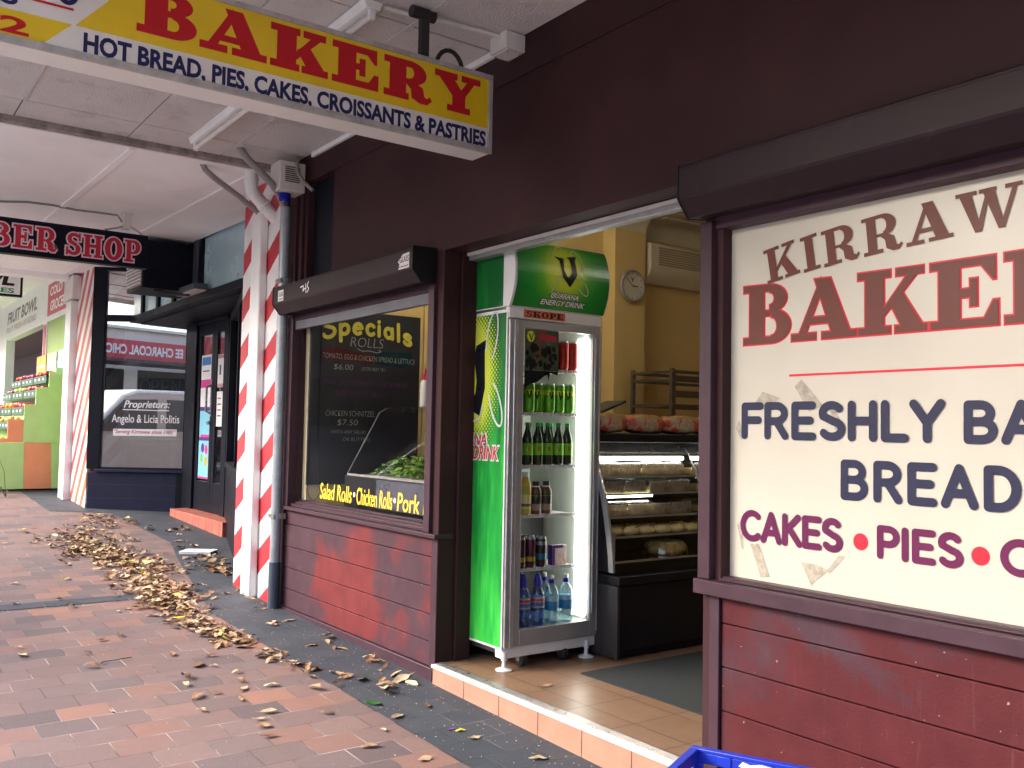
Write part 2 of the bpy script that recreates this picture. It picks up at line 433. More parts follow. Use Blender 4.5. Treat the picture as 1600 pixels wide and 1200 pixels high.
def slab(ch, T=.30, s=.13):
    R = lambda x0, x1, y0, y1: [(x0, y0), (x1, y0), (x1, y1), (x0, y1)]
    def bowl(cx, cy, rx, ry, ix, iy): return ell(cx, cy, rx, ry, -90, 90) + ell(cx, cy, ix, iy, 90, -90)
    a, b = .13, .13+T
    if ch == 'B': return [R(0, .62, 0, s), R(0, .58, 1-s, 1), R(a, b, s, 1-s), R(b, .58, .47, .47+s*.8), bowl(.57, .76, .36, .24, .10, .11), bowl(.61, .285, .40, .285, .12, .155)], 1.02
    if ch == 'E': return [R(0, 1.0, 0, s), R(0, .96, 1-s, 1), R(a, b, s, 1-s), R(b, .62, .44, .56), R(.60, .70, .30, .70), [(.80, s), (.88, s), (1.0, s), (1.0, .36), (.93, .36)], [(.93, .66), (.96, .66), (.96, 1-s), (.76, 1-s)]], 1.06
    if ch == 'R': return [R(0, .56, 0, s), R(0, .62, 1-s, 1), R(a, b, s, 1-s), R(b, .60, .42, .42+s*.8), bowl(.60, .71, .38, .29, .11, .17), [(.50, .44), (.72, .46), (.90, .36), (.94, .14), (1.02, .10), (1.08, .16), (1.12, .10), (1.02, -.02), (.84, -.02), (.66, .08), (.64, .3)]], 1.14
    if ch == 'K': return [R(0, .56, 0, s), R(0, .56, 1-s, 1), R(a, b, s, 1-s), R(.66, 1.10, 1-s, 1), R(.64, 1.16, 0, s), [(b, .40), (b, .26), (1.0, 1-s), (.84, 1-s)], [(.54, .50), (.74, .66), (1.08, s), (.74, s)]], 1.18
    if ch == 'A': return [R(-.02, .46, 0, s), R(.58, 1.22, 0, s), [(.13, s), (.27, s), (.60, .86), (.55, 1)], [(.44, 1), (.74, 1), (1.10, s), (.76, s)], R(.30, .84, .26, .37)], 1.22
    if ch == 'Y': return [R(.30, .86, 0, s), R(-.02, .52, 1-s, 1), R(.66, 1.12, 1-s, 1), R(.43, .73, s, .46), [(.08, 1-s), (.43, 1-s), (.73, .44), (.43, .42)], [(.82, 1-s), (.97, 1-s), (.73, .46), (.58, .48)]], 1.12
    if ch == 'I': return [R(0, .56, 0, s), R(0, .56, 1-s, 1), R(a, b, s, 1-s)], .58
    if ch == 'W': return [R(-.02, .5, 1-s, 1), R(.56, .98, 1-s, 1), R(1.18, 1.58, 1-s, 1), [(.08, 1-s), (.38, 1-s), (.60, 0), (.44, 0)], [(.44, 0), (.60, 0), (.82, 1-s), (.72, 1-s)], [(.66, 1-s), (.94, 1-s), (1.16, 0), (1.00, 0)], [(1.02, 0), (1.14, 0), (1.46, 1-s), (1.34, 1-s)]], 1.58
    if ch == 'S': return [ell(.45, .735, .38, .265, 20, 205, 12)+ell(.47, .75, .17, .12, 215, 40, 12), [(.10, .72), (.14, .55), (.66, .37), (.66, .52), (.30, .68)], ell(.44, .27, .42, .27, 48, -165, 14)+ell(.42, .26, .18, .13, -160, 40, 14), R(.74, .84, .66, 1.0), R(.02, .12, 0, .36)], .90
    if ch == 'H': return [R(0, .50, 0, s), R(0, .50, 1-s, 1), R(.1, .1+T, s, 1-s), R(.66, 1.16, 0, s), R(.66, 1.16, 1-s, 1), R(.76, .76+T, s, 1-s), R(.1+T, .76, .44, .57)], 1.18
    if ch == 'O': return [ell(.54, .5, .54, .52, 0, 180, 16)+ell(.54, .5, .22, .38, 180, 0, 16), ell(.54, .5, .54, .52, 180, 360, 16)+ell(.54, .5, .22, .38, 360, 180, 16)], 1.10
    if ch == 'P': return [R(0, .56, 0, s), R(0, .62, 1-s, 1), R(a, b, s, 1-s), R(b, .60, .38, .38+s*.8), bowl(.60, .69, .38, .31, .11, .18)], 1.0
    return [], .4

def arc(cx, cy, rx, ry, a0, a1, n=10): return ell(cx, cy, rx, ry, a0, a1, n)
RND = {
 'F': ([[(.09, .09), (.09, .91), (.54, .91)], [(.09, .52), (.48, .52)]], .58),
 'R': ([[(.09, .09), (.09, .91), (.33, .91)] + arc(.33, .70, .21, .21, 90, -90) + [(.09, .49)], [(.32, .49), (.56, .09)]], .66),
 'E': ([[(.54, .91), (.09, .91), (.09, .09), (.54, .09)], [(.09, .51), (.48, .51)]], .62),
 'S': ([arc(.32, .70, .22, .21, 35, 200) + arc(.33, .29, .23, .20, 80, -150, 12)], .64),
 'H': ([[(.09, .09), (.09, .91)], [(.57, .09), (.57, .91)], [(.09, .5), (.57, .5)]], .68),
 'L': ([[(.09, .91), (.09, .09), (.50, .09)]], .56),
 'Y': ([[(.07, .91), (.34, .46), (.61, .91)], [(.34, .46), (.34, .09)]], .66),
 'B': ([[(.09, .50), (.09, .91), (.33, .91)] + arc(.33, .71, .19, .20, 90, -90) + [(.09, .51)], [(.35, .51)] + arc(.36, .30, .21, .21, 90, -90) + [(.09, .09), (.09, .5)]], .68),
 'A': ([[(.07, .09), (.35, .91), (.63, .09)], [(.18, .34), (.52, .34)]], .72),
 'D': ([[(.09, .09), (.09, .91), (.28, .91)] + arc(.28, .5, .32, .41, 90, -90, 14) + [(.09, .09)]], .74),
 'K': ([[(.09, .09), (.09, .91)], [(.54, .91), (.11, .45)], [(.24, .55), (.58, .09)]], .66),
 'C': ([arc(.42, .5, .34, .41, 48, 312, 18)], .74),
 'P': ([[(.09, .09), (.09, .91), (.33, .91)] + arc(.33, .68, .22, .23, 90, -90) + [(.09, .45)]], .64),
 'I': ([[(.09, .09), (.09, .91)]], .22),
 ' ': ([], .42),
}
LOW = {
 'S': ([arc(.36, .80, .27, .20, 15, 215, 12) + arc(.34, .28, .30, .28, 80, -165, 14)], .74),
 'p': ([[(.10, .62), (.14, -.30)], [(.12, .45)] + arc(.33, .33, .22, .27, 120, -150, 16)], .66),
 'e': ([[(.12, .33), (.50, .37)] + arc(.31, .33, .22, .29, 10, 310, 16)], .62),
 'c': ([arc(.32, .32, .22, .29, 45, 315, 14)], .56),
 'i': ([[(.12, .60), (.13, .05)], [(.11, .84), (.115, .86)]], .28),
 'a': ([arc(.30, .32, .21, .28, 50, 400, 18), [(.50, .62), (.53, .05)]], .66),
 'l': ([[(.10, 1.0), (.13, .05)]], .28),
 's': ([arc(.28, .46, .18, .15, 20, 200, 10) + arc(.28, .17, .20, .15, 75, -160, 12)], .54),
}

def put_poly(mb, pts, fr, k):
    """fr maps (u, v, out) to the world; each piece sits a hair further out than the last"""
    mb.add([fr(p[0], p[1], k*NOFF) for p in pts], [list(range(len(pts)))])

def ribbon(mb, pts, w, fr, k, caps=True):
    for i in range(len(pts)-1):
        (x0, y0), (x1, y1) = pts[i], pts[i+1]
        dx, dy = x1-x0, y1-y0; L = math.hypot(dx, dy) or 1e-9
        nx, ny = -dy/L*w/2, dx/L*w/2
        put_poly(mb, [(x0-nx, y0-ny), (x1-nx, y1-ny), (x1+nx, y1+ny), (x0+nx, y0+ny)], fr, k); k += 1
    if caps:
        for i, p in enumerate(pts):
            if i in (0, len(pts)-1) or True:
                put_poly(mb, ell(p[0], p[1], w/2, w/2, 0, 345, 11), fr, k); k += 1
    return k

def slab_word(mb, text, x0, x1, fr, base, height, o=0.0, T=.30, s=.13, gap=.06, k0=0, rot=None):
    """fills x0..x1; base and height are functions of u"""
    gl = [slab(c, T, s) for c in text]
    tot = sum(g[1] for g in gl) + gap*(len(gl)-1)
    sc = (x1-x0)/tot; x = 0; k = k0
    for g, adv in gl:
        uc = x0+(x+adv/2)*sc
        th = rot(uc) if rot else 0
        for poly in g:
            P = []
            for px, py in poly:
                u = x0+(x+px)*sc
                if rot:
                    h = height(uc); du = (px-adv/2)*sc; dv = py*h
                    u = uc + du*cos(th) - dv*sin(th); v = base(uc) + du*sin(th) + dv*cos(th)
                else:
                    v = base(u)+py*height(u)
                P.append((u, v))
            put_poly(mb, offset_poly(P, o), fr, k); k += 1
        x += adv+gap
    return k

def stroke_word(mb, text, x0, x1, fr, y0, h, font=RND, w=.2, k0=0, gap=.12, basef=None, o=0):
    gl = [font[c] for c in text]
    tot = sum(g[1] for g in gl) + gap*(len(gl)-1)
    sc = (x1-x0)/tot; x = 0; k = k0
    for strokes, adv in gl:
        for st in strokes:
            P = [(x0+(x+px)*sc, y0+py*h+(basef(x0+(x+px)*sc) if basef else 0)) for px, py in st]
            k = ribbon(mb, P, w*h+2*o, fr, k)
        x += adv+gap
    return k

def glyphs(text, bold=0.0, shear=0.0, res=3):
    cu = bpy.data.curves.new('t', 'FONT')
    cu.body = text; cu.resolution_u = res; cu.offset = bold; cu.shear = shear; cu.size = 1
    ob = bpy.data.objects.new('t', cu)
    me = bpy.data.meshes.new_from_object(ob)
    vs = [(v.co.x, v.co.y) for v in me.vertices]; fs = [list(p.vertices) for p in me.polygons]
    bpy.data.objects.remove(ob); bpy.data.meshes.remove(me); bpy.data.curves.remove(cu)
    return vs, fs

def text_in(mb, text, x0, x1, y0, y1, fr, bold=0.0, shear=0.0, k=0, warp=None):
    """sets plain lettering so that its outline fills x0..x1, y0..y1"""
    vs, fs = glyphs(text, bold, shear)
    if not vs: return
    a0 = min(v[0] for v in vs); a1 = max(v[0] for v in vs); b0 = min(v[1] for v in vs); b1 = max(v[1] for v in vs)
    P = [(x0+(v[0]-a0)/(a1-a0)*(x1-x0), y0+(v[1]-b0)/(b1-b0)*(y1-y0)) for v in vs]
    if warp: P = [(u, v+warp(u)) for u, v in P]
    mb.add([fr(u, v, k*NOFF) for u, v in P], fs)

def FX(X, out=1):      # a plane facing +X: u runs along +Y
    return lambda u, v, d: (X+d*out, u, v)
def FY(Y):             # a plane facing the street: u runs along +X
    return lambda u, v, d: (u, Y-d, v)
# ================================================================== SETTING
def gzc(X): return gz(max(-32, min(X, 12)))
def sheet(name, x0, x1, ys, dz, mat, nx=60, skirt=0):
    mb = MB()
    for i in range(nx):
        xa = x0+(x1-x0)*i/nx; xb = x0+(x1-x0)*(i+1)/nx
        for a, b in zip(ys[:-1], ys[1:]):
            mb.poly([(xa, a, gzc(xa)+dz), (xb, a, gzc(xb)+dz), (xb, b, gzc(xb)+dz), (xa, b, gzc(xa)+dz)])
    o = mb.build(name, mat, recalc=False)
    return tag(o, kind='structure')
sheet('ground', -300, 300, [-300, -40, -16, 40, 300], -.40, M['earth'], 40)
sheet('road', -60, 40, [-11.9, -3.75], -.15, M['road'], 50)
fp = sheet('footpath', -45, 8, [-3.6, 1.6], 0, M['paver'], 120)
sheet('far_footpath', -60, 40, [-16.4, -12.05], 0, M['kerb'], 50)
kb = MB()
for y0, y1 in ((-3.75, -3.6), (-12.05, -11.9)):
    for i in range(100):
        xa = -45+.6*i; xb = xa+.594
        kb.add([(xa, y0, gzc(xa)-.17), (xb, y0, gzc(xb)-.17), (xb, y1, gzc(xb)-.17), (xa, y1, gzc(xa)-.17),
                (xa, y0, gzc(xa)+.002), (xb, y0, gzc(xb)+.002), (xb, y1, gzc(xb)+.002), (xa, y1, gzc(xa)+.002)],
               [(0, 1, 2, 3), (4, 5, 6, 7), (0, 1, 5, 4), (2, 3, 7, 6), (0, 3, 7, 4), (1, 2, 6, 5)])
tag(kb.build('kerb', M['kerb']), kind='structure')

# charcoal border: follows the shop fronts and turns into the barber's entrance
def border():
    mb = MB()
    def ylim(X):
        if X > -6.7: return (-.50, .3)
        if X > -8.9: return (-.48+(-6.7-X)*.19, 1.5)
        if X > -9.9: return (-.06+(-8.9-X)*.22, 1.5)
        if X > -12.5: return (.165, 1.5)
        if X > -12.9: return (.165-(-12.5-X)*1.5, 1.5)
        return (-.48, 1.5)
    xs = [-22+.1*i for i in range(281)]
    for a, b in zip(xs[:-1], xs[1:]):
        l0, h0 = ylim((a+b)/2-.0499); l1, h1 = ylim((a+b)/2+.0499)
        z0, z1 = gzc(a)+.004, gzc(b)+.004
        mb.poly([(a, l0, z0), (b, l1, z1), (b, h1, z1), (a, h0, z0)])
    return mb
tag(border().build('pavement', M['charcoal'], recalc=False), kind='structure')
bb = MB()
bb.poly([(-7.472, -3.55, gz(-7.472)+.004), (-7.281, -3.55, gz(-7.281)+.004), (-7.281, -.4, gz(-7.281)+.004), (-7.472, -.4, gz(-7.472)+.004)])
tag(bb.build('pavement_strip', M['charcoal'], recalc=False), kind='structure')

# ================================================================== BAKERY BUILDING
bk = thing('bakery_building', 'dark brown bakery shopfront with worn red timber panels and open doorway', 'building', (-4, 0, 0))
def B(mb, name, mat, bev=0, label=None, parent=None):
    o = mb.build(name, mat, parent or bk, bev)
    if label: o['label'] = label
    return o
w = MB()
w.box(-6.63, -6.28, 0, .2, 2.2, 6.5); w.box(-6.28, -5.85, 0, .2, 3.16, 6.5); w.box(-5.85, 3.5, 0, .2, 2.385, 6.5)
w.box(-6.28, -5.85, 0, .2, 2.2, 2.45); w.box(-5.85, -4.45, 0, .2, 2.2, 2.385)
w.box(-2.37, 3.5, .09, .2, 2.2, 2.385)
w.box(-6.73, -6.53, -.012, .2, -.1, 2.2); w.box(-6.73, -6.63, -.012, .2, 2.2, 3.36)
w.box(-1.262, -1.25, -.006, .004, 2.385, 3.36)
w.box(-6.63, 3.5, -.008, .004, 3.16, 3.172)
B(w, 'facade_wall', M['brown'])
r = MB(); r.box(-6.28, -5.85, .05, .1, 2.45, 3.16)
B(r, 'blind_transom', M['black'])
t_ = MB()
for x0 in (-6.47, -6.36): t_.box(x0, x0+.035, -.022, -.001, 2.41, 3.3)
t_.box(-6.28, -5.85, -.02, .05, 2.40, 2.449)
B(t_, 'trim_batten', M['brown'])
j = MB(); j.box(-4.45, -4.385, 0, .11, -.1, 2.385); j.box(-4.45, -4.365, .1105, .21, -.1, 2.384)
B(j, 'door_post', M['brown'], .004)
j = MB(); j.box(-2.46, -2.371, .001, .2, -.1, 2.385)
B(j, 'door_post', M['brown'], .004)
h = MB(); h.box(-4.365, -2.46, .15, .2, 2.34, 2.384); h.cur = 1; h.box(-4.365, -2.46, .135, .149, 2.365, 2.383)
B(h, 'door_track', [M['alu'], M['offwhite']], .002)

def panel_boards(x0, x1, zs, loc, name, mat='planks'):
    mb = MB()
    for a, b in zip(zs[:-1], zs[1:]):
        mb.box(x0-loc[0], x1-loc[0], -loc[1], .03-loc[1], a+.0022-loc[2], b-.0022-loc[2])
    mb.box(x0-loc[0], x1-loc[0], .026-loc[1], .08-loc[1], zs[0]-loc[2], zs[-1]-loc[2])
    o = mb.build(name, M[mat], bk, .0025, local=True)
    p = LOC[bk.name]; o.location = (loc[0]-p[0], loc[1]-p[1], loc[2]-p[2])
    return o
o = panel_boards(-6.529, -4.451, [.085, .217, .367, .52, .68, .785], (-5.35, 0, .42), 'timber_panel')
o['label'] = 'faded red patch on brown boards below the specials window'
o = panel_boards(-2.365, 1.4, [-.12, .045, .205, .365, .525, .685, .785], (-1.35, 0, .38), 'timber_panel', 'planks_wide')
o['label'] = 'worn red boards below the cream sign'
k = MB(); k.box(-6.529, -4.40, -.014, .06, -.1, .083)
B(k, 'skirting_board', M['brownframe'], .004)
k = MB(); k.box(-2.412, -2.366, -.016, .0, -.12, .785); B(k, 'corner_strip', M['brownframe'], .003)
k = MB(); k.box(-4.451, -4.386, -.003, .0, .085, .785); B(k, 'corner_strip', M['brownframe'], .003)

# specials window
win = MB()
win.box(-6.529, -6.45, -.02, .09, .812, 2.2)
win.box(-4.515, -4.452, -.022, .09, .812, 2.2)
win.box(-6.45, -4.515, -.005, .09, 2.165, 2.2)
for i in range(3): win.box(-6.45, -4.515, .005+.03*i, .03+.03*i, .812, .832+.014*i)
wf = B(win, 'window_frame', M['brownframe'], .003)
g = MB(); g.cur = 0; g.box(-4.53, -4.5155, .0, .03, .85, 2.164); g.box(-6.449, -4.531, .0, .03, 2.10, 2.164)
B(g, 'shutter_guide', paint('guide_metal', (.10, .10, .12), .4, .2, var=.2, scale=6, dirt=(5, .6, (.16, .04, .05), .7)), .002, parent=bk)
s_ = MB(); s_.box(-6.535, -4.372, -.032, .09, .786, .811)
B(s_, 'window_sill', M['brownframe'], .003)
g = MB(); g.box(-6.45, -4.515, .040, .046, .85, 2.165)
B(g, 'window_glass', M['shopglass'])
M['yellowvinyl'] = flat('yellow_vinyl', (.80, .62, .05), .5)
tx = MB()
text_in(tx, 'Salad Rolls', -6.02, -5.53, .895, 1.005, FY(.0385), .010, .12)
B(tx, 'lettering', M['yellowvinyl']); tx = MB()
text_in(tx, 'Chicken Rolls', -5.46, -4.985, .895, 1.005, FY(.0385), .010, .12)
B(tx, 'lettering', M['yellowvinyl']); tx = MB()
text_in(tx, 'Pork R', -4.925, -4.545, .895, 1.005, FY(.0385), .010, .12)
M['whitevinyl'] = flat('white_vinyl', (.82, .82, .80), .5)
B(tx, 'lettering', M['yellowvinyl'])
for x in (-5.495, -4.955):
    tx = MB(); tx.poly([(p[0], .0385, p[1]) for p in ell(x, .955, .014, .016, 0, 345, 20)]); B(tx, 'lettering_dot', M['whitevinyl'])

# right hand frame round the cream sign
f = MB()
f.box(-2.461, -2.402, -.03, .085, .842, 2.2); f.box(-2.388, -2.372, .03, .07, .842, 2.2)
f.box(-2.401, 1.5, -.01, .085, 2.168, 2.24); f.box(-2.371, 1.5, .005, .085, .842, .856)
f.box(-2.371, 1.5, -.012, .004, .842, .850)
f.box(-2.4015, -2.3885, .06, .085, .842, 2.167)
B(f, 'sign_surround', M['brownframe'], .003)
s_ = MB(); s_.box(-2.465, 1.5, -.05, .085, .787, .841)
B(s_, 'ledge', M['brownframe'], .004)
# doorstep
st = MB()
x = -4.372
while x < -2.413:
    st.box(x+.0015, min(x+.312, -2.413)-.0015, -.026, 0, -.12, .098); x += .312
B(st, 'step_riser', M['risertile'], .003)
st = MB(); st.box(-4.372, -2.413, -.034, -.012, .099, .1155); st.cur = 1; st.box(-4.372, -2.413, -.0118, .045, .1, .1175)
for i in range(5): st.box(-4.372, -2.413, -.008+.01*i, -.003+.01*i, .1176, .1192)
M['wornwhite'] = paint('worn_white_edge', (.74, .74, .74), .6, var=.12, scale=20, dirt=(16, .58, (.4, .32, .28), .8))
B(st, 'step_edging', [M['wornwhite'], M['steel']], .002)
fl = MB(); fl.box(-6.4, 3.4, .046, 7.2, -.1, .115); fl.box(-6.4, -4.372, .1, .0465, -.1, .1145)
B(fl, 'shop_floor', M['floor'])
# interior shell
iw = MB()
iw.box(-6.52, -6.38, .2, 7.2, .1, 3.5); iw.box(-6.38, -6.362, 1.045, 2.92, .116, 3.38)
iw.box(-6.38, -6.2, 2.92, 3.3, .116, 3.38)
iw.box(-6.52, 3.5, 7.2, 7.35, .1, 3.5); iw.box(3.4, 3.5, .2, 7.2, .1, 3.5)
iw.box(-6.38, 3.4, .2, .215, 2.39, 3.4)
B(iw, 'inner_wall', M['yellowwall'], .004)
cw = MB(); cw.box(-6.37, -4.46, .1, .215, .116, .80); cw.box(-6.5, -6.38, .091, .2, .116, 2.4)
B(cw, 'inner_dado', M['creamwall'])
ce = MB(); ce.box(-6.5, 3.5, .2, 7.3, 3.38, 3.45)
for i in range(16):
    xx = -6.05+.17*i
    for a in range(7):
        y0 = .5+.95*a+(.3 if i % 2 else 0)
        ce.box(xx, xx+.07, y0, y0+.88, 3.355, 3.379)
B(ce, 'inner_ceiling', M['cornice'], .003)
co = MB()
qp = lambda x, z, rr: [(x, z), (x, z-rr)] + [(x+rr-rr*cos(radians(a)), z-rr+rr*sin(radians(a))) for a in range(10, 90, 10)] + [(x+rr, z)]
co.prism(qp(-6.199, 3.379, .14), 'Y', 2.78, 3.3); co.prism(qp(-6.379, 3.379, .14), 'Y', 3.301, 7.2); co.prism(qp(-6.361, 3.379, .12), 'Y', .22, 2.779)
B(co, 'cornice', M['cornice'])

# ------------------------------------------------------------------ roller shutters (boxed rolls over both openings)
def roller(name, label, x0, x1, stickers):
    t = thing(name, label, 'roller shutter', ((x0+x1)/2, 0, 2.2))
    mb = MB()
    prof = [(-.001, 2.215), (-.10, 2.205), (-.152, 2.268), (-.157, 2.278), (-.157, 2.392), (-.150, 2.401), (-.001, 2.404)]
    mb.prism(prof, 'X', x0, x1)
    mb.box(x0+.01, x1-.01, -.159, -.157, 2.384, 2.390)
    mb.build('shutter_box', M['brownroller'], t, .0015, 12)
    for a, b in ((x1, x1+.006), (x0-.006, x0)): MB().prism([(p[0]*1.02-.001, 2.3+(p[1]-2.3)*1.03) for p in prof], 'X', a, b).build('end_cap', M['blackgloss'], t, .001)
    return t
rl = roller('roller_shutter', 'smaller brown roller shutter box above the specials window, with torn stickers', -6.5, -4.467, 1)
rr_ = roller('roller_shutter', 'longer dark brown roller shutter box above the cream bakery sign', -2.455, 1.5, 0)
def sticker(x0, x1, z0, z1, torn, txt):
    mb = MB()
    pts = [(x0, z0), (x1, z0), (x1, z1), (x0, z1)] if not torn else [(x0+.01, z0), (x1, z0), (x1, z1), (x0+.45*(x1-x0), z1-.004), (x0+.2*(x1-x0), z1-.02), (x0, z0+.5*(z1-z0)), (x0+.02, z0+.38*(z1-z0))]
    mb.poly([(p[0], -.1595, p[1]) for p in pts])
    o = mb.build('sticker', M['offwhite'], rl)
    tb = MB()
    if txt:
        text_in(tb, txt, x0+.02, x1-.004, z0+(z1-z0)*.42, z1-(z1-z0)*.18, FY(-.1600), .02)
        for q in range(6):
            a = x0+.02+(x1-x0-.026)*q/6
            ribbon(tb, [(a, z0+.012), (a+(x1-x0)*.10, z0+.012+.006*(q % 2))], .007, FY(-.1600), q*4, False)
    tb.build('lettering', M['navyvinyl'], o)
M['navyvinyl'] = flat('navy_vinyl', (.018, .018, .09), .45)
sticker(-4.63, -4.50, 2.285, 2.372, True, 'GLASS')
sticker(-6.40, -6.30, 2.286, 2.365, False, 'GLASS')
gr = MB()
k = ribbon(gr, [(-6.00, 2.345), (-5.95, 2.35), (-5.955, 2.315), (-5.93, 2.33)], .009, FY(-.1598), 0)
k = ribbon(gr, [(-5.915, 2.36), (-5.905, 2.30)], .008, FY(-.1598), k)
k = ribbon(gr, [(-5.865, 2.37), (-5.89, 2.345), (-5.86, 2.32), (-5.885, 2.30)], .009, FY(-.1598), k)
k = ribbon(gr, [(-5.95, 2.325), (-5.90, 2.33)], .007, FY(-.1598), k)
gr.build('graffiti_tag', M['whitevinyl'], rl)

# ================================================================== AWNINGS
aw = thing('bakery_awning', 'grey fibre sheet ceiling of the awning over the bakery footpath', 'awning', (-4, -1.7, 3.36))
xs_ = [-6.70, -6.33, -5.13, -3.93, -2.73, -1.53, -.33, .87, 3.4]; ys_ = [-3.2, -2.52, -1.86, -1.16, -.51, -.001]
pn = MB()
for a, b in zip(xs_[:-1], xs_[1:]):
    for c, d in zip(ys_[:-1], ys_[1:]):
        dz = random.uniform(0, .004)
        pn.box(a+.006, b-.006, c+.004, d-.004, 3.36+dz, 3.372+dz)
pn.build('ceiling_sheet', M['ceil'], aw, .002)
bk_ = MB(); bk_.box(-6.70, 3.4, -3.2, -.001, 3.377, 3.6)
bk_.build('awning_deck', M['darkmetal'], aw)
cv = MB()
for y in (-1.86, -.51):
    cv.box(-6.3, 3.4, y-.012, y+.012, 3.352, 3.3595)
cv.build('cover_batten', M['ceil'], aw, .002)
ed = MB(); ed.box(-6.745, -6.701, -3.2, -.001, 3.325, 3.60); ed.tube([(-6.735, -3.2, 3.33), (-6.735, -.002, 3.33)], .016, 10)
M['dirtyedge'] = paint('grimy_edge_trim', (.30, .26, .245), .7, var=.25, scale=9, dirt=(12, .48, (.10, .085, .08), .7))
ed.build('edge_trim', M['dirtyedge'], aw)
ws = MB(); ws.box(-6.2, -3.72, -.026, -.001, 3.325, 3.3595)
ws.build('wall_strip', M['white'], aw, .004)
fa = MB(); fa.box(-6.745, 3.4, -3.26, -3.2, 3.28, 3.8)
fa.build('fascia', M['white'], aw, .004)

ba = thing('barber_awning', 'bright white flat ceiling of the awning over the barber footpath', 'awning', (-10, -1.5, 3.35))
cz = lambda X: 3.31+.022*(-6.745-X)
pn = MB()
def slope_box(mb, x0, x1, y0, y1, d0, d1):
    mb.add([(x0, y0, cz(x0)+d0), (x1, y0, cz(x1)+d0), (x1, y1, cz(x1)+d0), (x0, y1, cz(x0)+d0), (x0, y0, cz(x0)+d1), (x1, y0, cz(x1)+d1), (x1, y1, cz(x1)+d1), (x0, y1, cz(x0)+d1)],
           [(0, 1, 2, 3), (4, 5, 6, 7), (0, 1, 5, 4), (2, 3, 7, 6), (0, 3, 7, 4), (1, 2, 6, 5)])
slope_box(pn, -14.2, -6.746, -2.35, .37, 0, .25)
pn.build('ceiling_sheet', M['ceilw'], ba)
bt = MB()
for y in (-1.11, -.22, -2.0): slope_box(bt, -14.19, -6.75, y-.025, y+.025, -.014, -.0005)
bt.build('cover_batten', M['ceilw'], ba, .003)
be = MB(); be.box(-14.45, -14.2, -2.35, .0, 3.40, 3.9)
be.build('end_beam', M['ceilw'], ba)
fa = MB(); slope_box(fa, -14.4, -6.75, -2.41, -2.35, -.06, .45)
fa.build('fascia', M['white'], ba)

fa_ = thing('fruit_shop_awning', 'shaded pale grey awning ceiling in front of the fruit shop', 'awning', (-20, -1.5, 3.8))
pn = MB(); pn.box(-30, -14.46, -1.6, .05, 3.78, 3.95); pn.build('ceiling_sheet', M['ceilw'], fa_)
fb = MB(); fb.box(-30, -14.46, -1.66, -1.6, 3.6, 4.2); fb.build('fascia', M['white'], fa_)

# fluorescent battens under the awning
for (x0, x1, lab) in ((-6.42, -5.2, 'fluorescent batten on the awning ceiling at the grimy barber end'), (-4.95, -3.79, 'fluorescent batten on the awning ceiling above the big bakery sign, next to the hanging rod')):
    t = thing('fluorescent_light', lab, 'light fitting', ((x0+x1)/2, -.78, 3.36), 'fluorescent battens under the bakery awning')
    mb = MB(); mb.prism([(-.83, 3.358), (-.73, 3.358), (-.745, 3.318), (-.815, 3.318)], 'X', x0, x1); mb.build('batten', M['white'], t, .003)
    mb = MB(); mb.tube([(x0+.03, -.78, 3.292), (x1-.03, -.78, 3.292)], .0165, 14); mb.build('tube', M['offwhite'], t)
    for x in (x0+.008, x1-.03): MB().box(x, x+.022, -.796, -.764, 3.272, 3.3179).build('lamp_holder', M['white'], t, .003)
# ================================================================== HANGING BAKERY SIGN (perpendicular to the shopfront)
SX = -3.66                                   # its lit face
sg = thing('hanging_sign', 'long yellow and white lightbox sign reading BAKERY hung under the awning', 'sign', (-3.73, -1.5, 3.13))
M['signyellow'] = paint('sign_yellow', (.72, .50, .012), .35, var=.06, scale=4, bump=0, dirt=(11, .66, (.45, .30, .03), .35))
M['signwhite'] = paint('sign_white', (.70, .68, .66), .4, var=.05, scale=4, bump=0, dirt=(9, .66, (.5, .46, .4), .4))
M['signred'] = flat('sign_red', (.46, .012, .02), .4)
M['signframe'] = paint('sign_frame', (.40, .385, .38), .5, .2, var=.2, scale=18, bump=.1, dirt=(60, .56, (.15, .13, .13), .6))
Y0, Y1, Z0, Z1 = -3.3, -.195, 2.72, 3.105
def S_(mb, name, mat, parent=None, **k): return mb.build(name, mat, parent or sg, **k)
m = MB(); m.box(SX-.16, SX-.012, Y0+.004, Y1-.004, Z0+.004, Z1-.004); S_(m, 'sign_box', M['signwhite'])
m = MB()
for (a, b, c, d) in ((Y0, Y1, Z0, Z0+.026), (Y0, Y1, Z1-.022, Z1), (Y0, Y0+.022, Z0+.0262, Z1-.0222), (Y1-.022, Y1, Z0+.0262, Z1-.0222)):
    m.box(SX-.0119, SX+.006, a, b, c, d)
S_(m, 'sign_frame', M['signframe'], bev=.002)
face = MB(); face.poly([(SX-.006, Y0+.02, Z0+.02), (SX-.006, Y1-.02, Z0+.02), (SX-.006, Y1-.02, Z1-.02), (SX-.006, Y0+.02, Z1-.02)])
S_(face, 'sign_panel', M['signwhite'])
ye = MB()
ZB = 2.842
ye.poly([(SX-.005, -2.055, ZB), (SX-.005, Y1-.021, ZB), (SX-.005, Y1-.021, Z1-.021), (SX-.005, -1.84, Z1-.021)])
ye.poly([(SX-.005, Y0+.021, Z0+.026), (SX-.005, -2.16, Z0+.026), (SX-.005, -2.065, ZB), (SX-.005, Y0+.021, ZB)])
S_(ye, 'yellow_panel', M['signyellow'])
tb = MB()
slab_word(tb, 'BAKERY', -1.838, -.268, FX(SX-.0042), lambda u: 2.886, lambda u: .175, .004, T=.36, s=.13, gap=.10)
S_(tb, 'lettering', M['signred']); tb = MB()
text_in(tb, '42', -2.40, -2.205, ZB-.085, ZB-.024, FX(SX-.0042), .03)
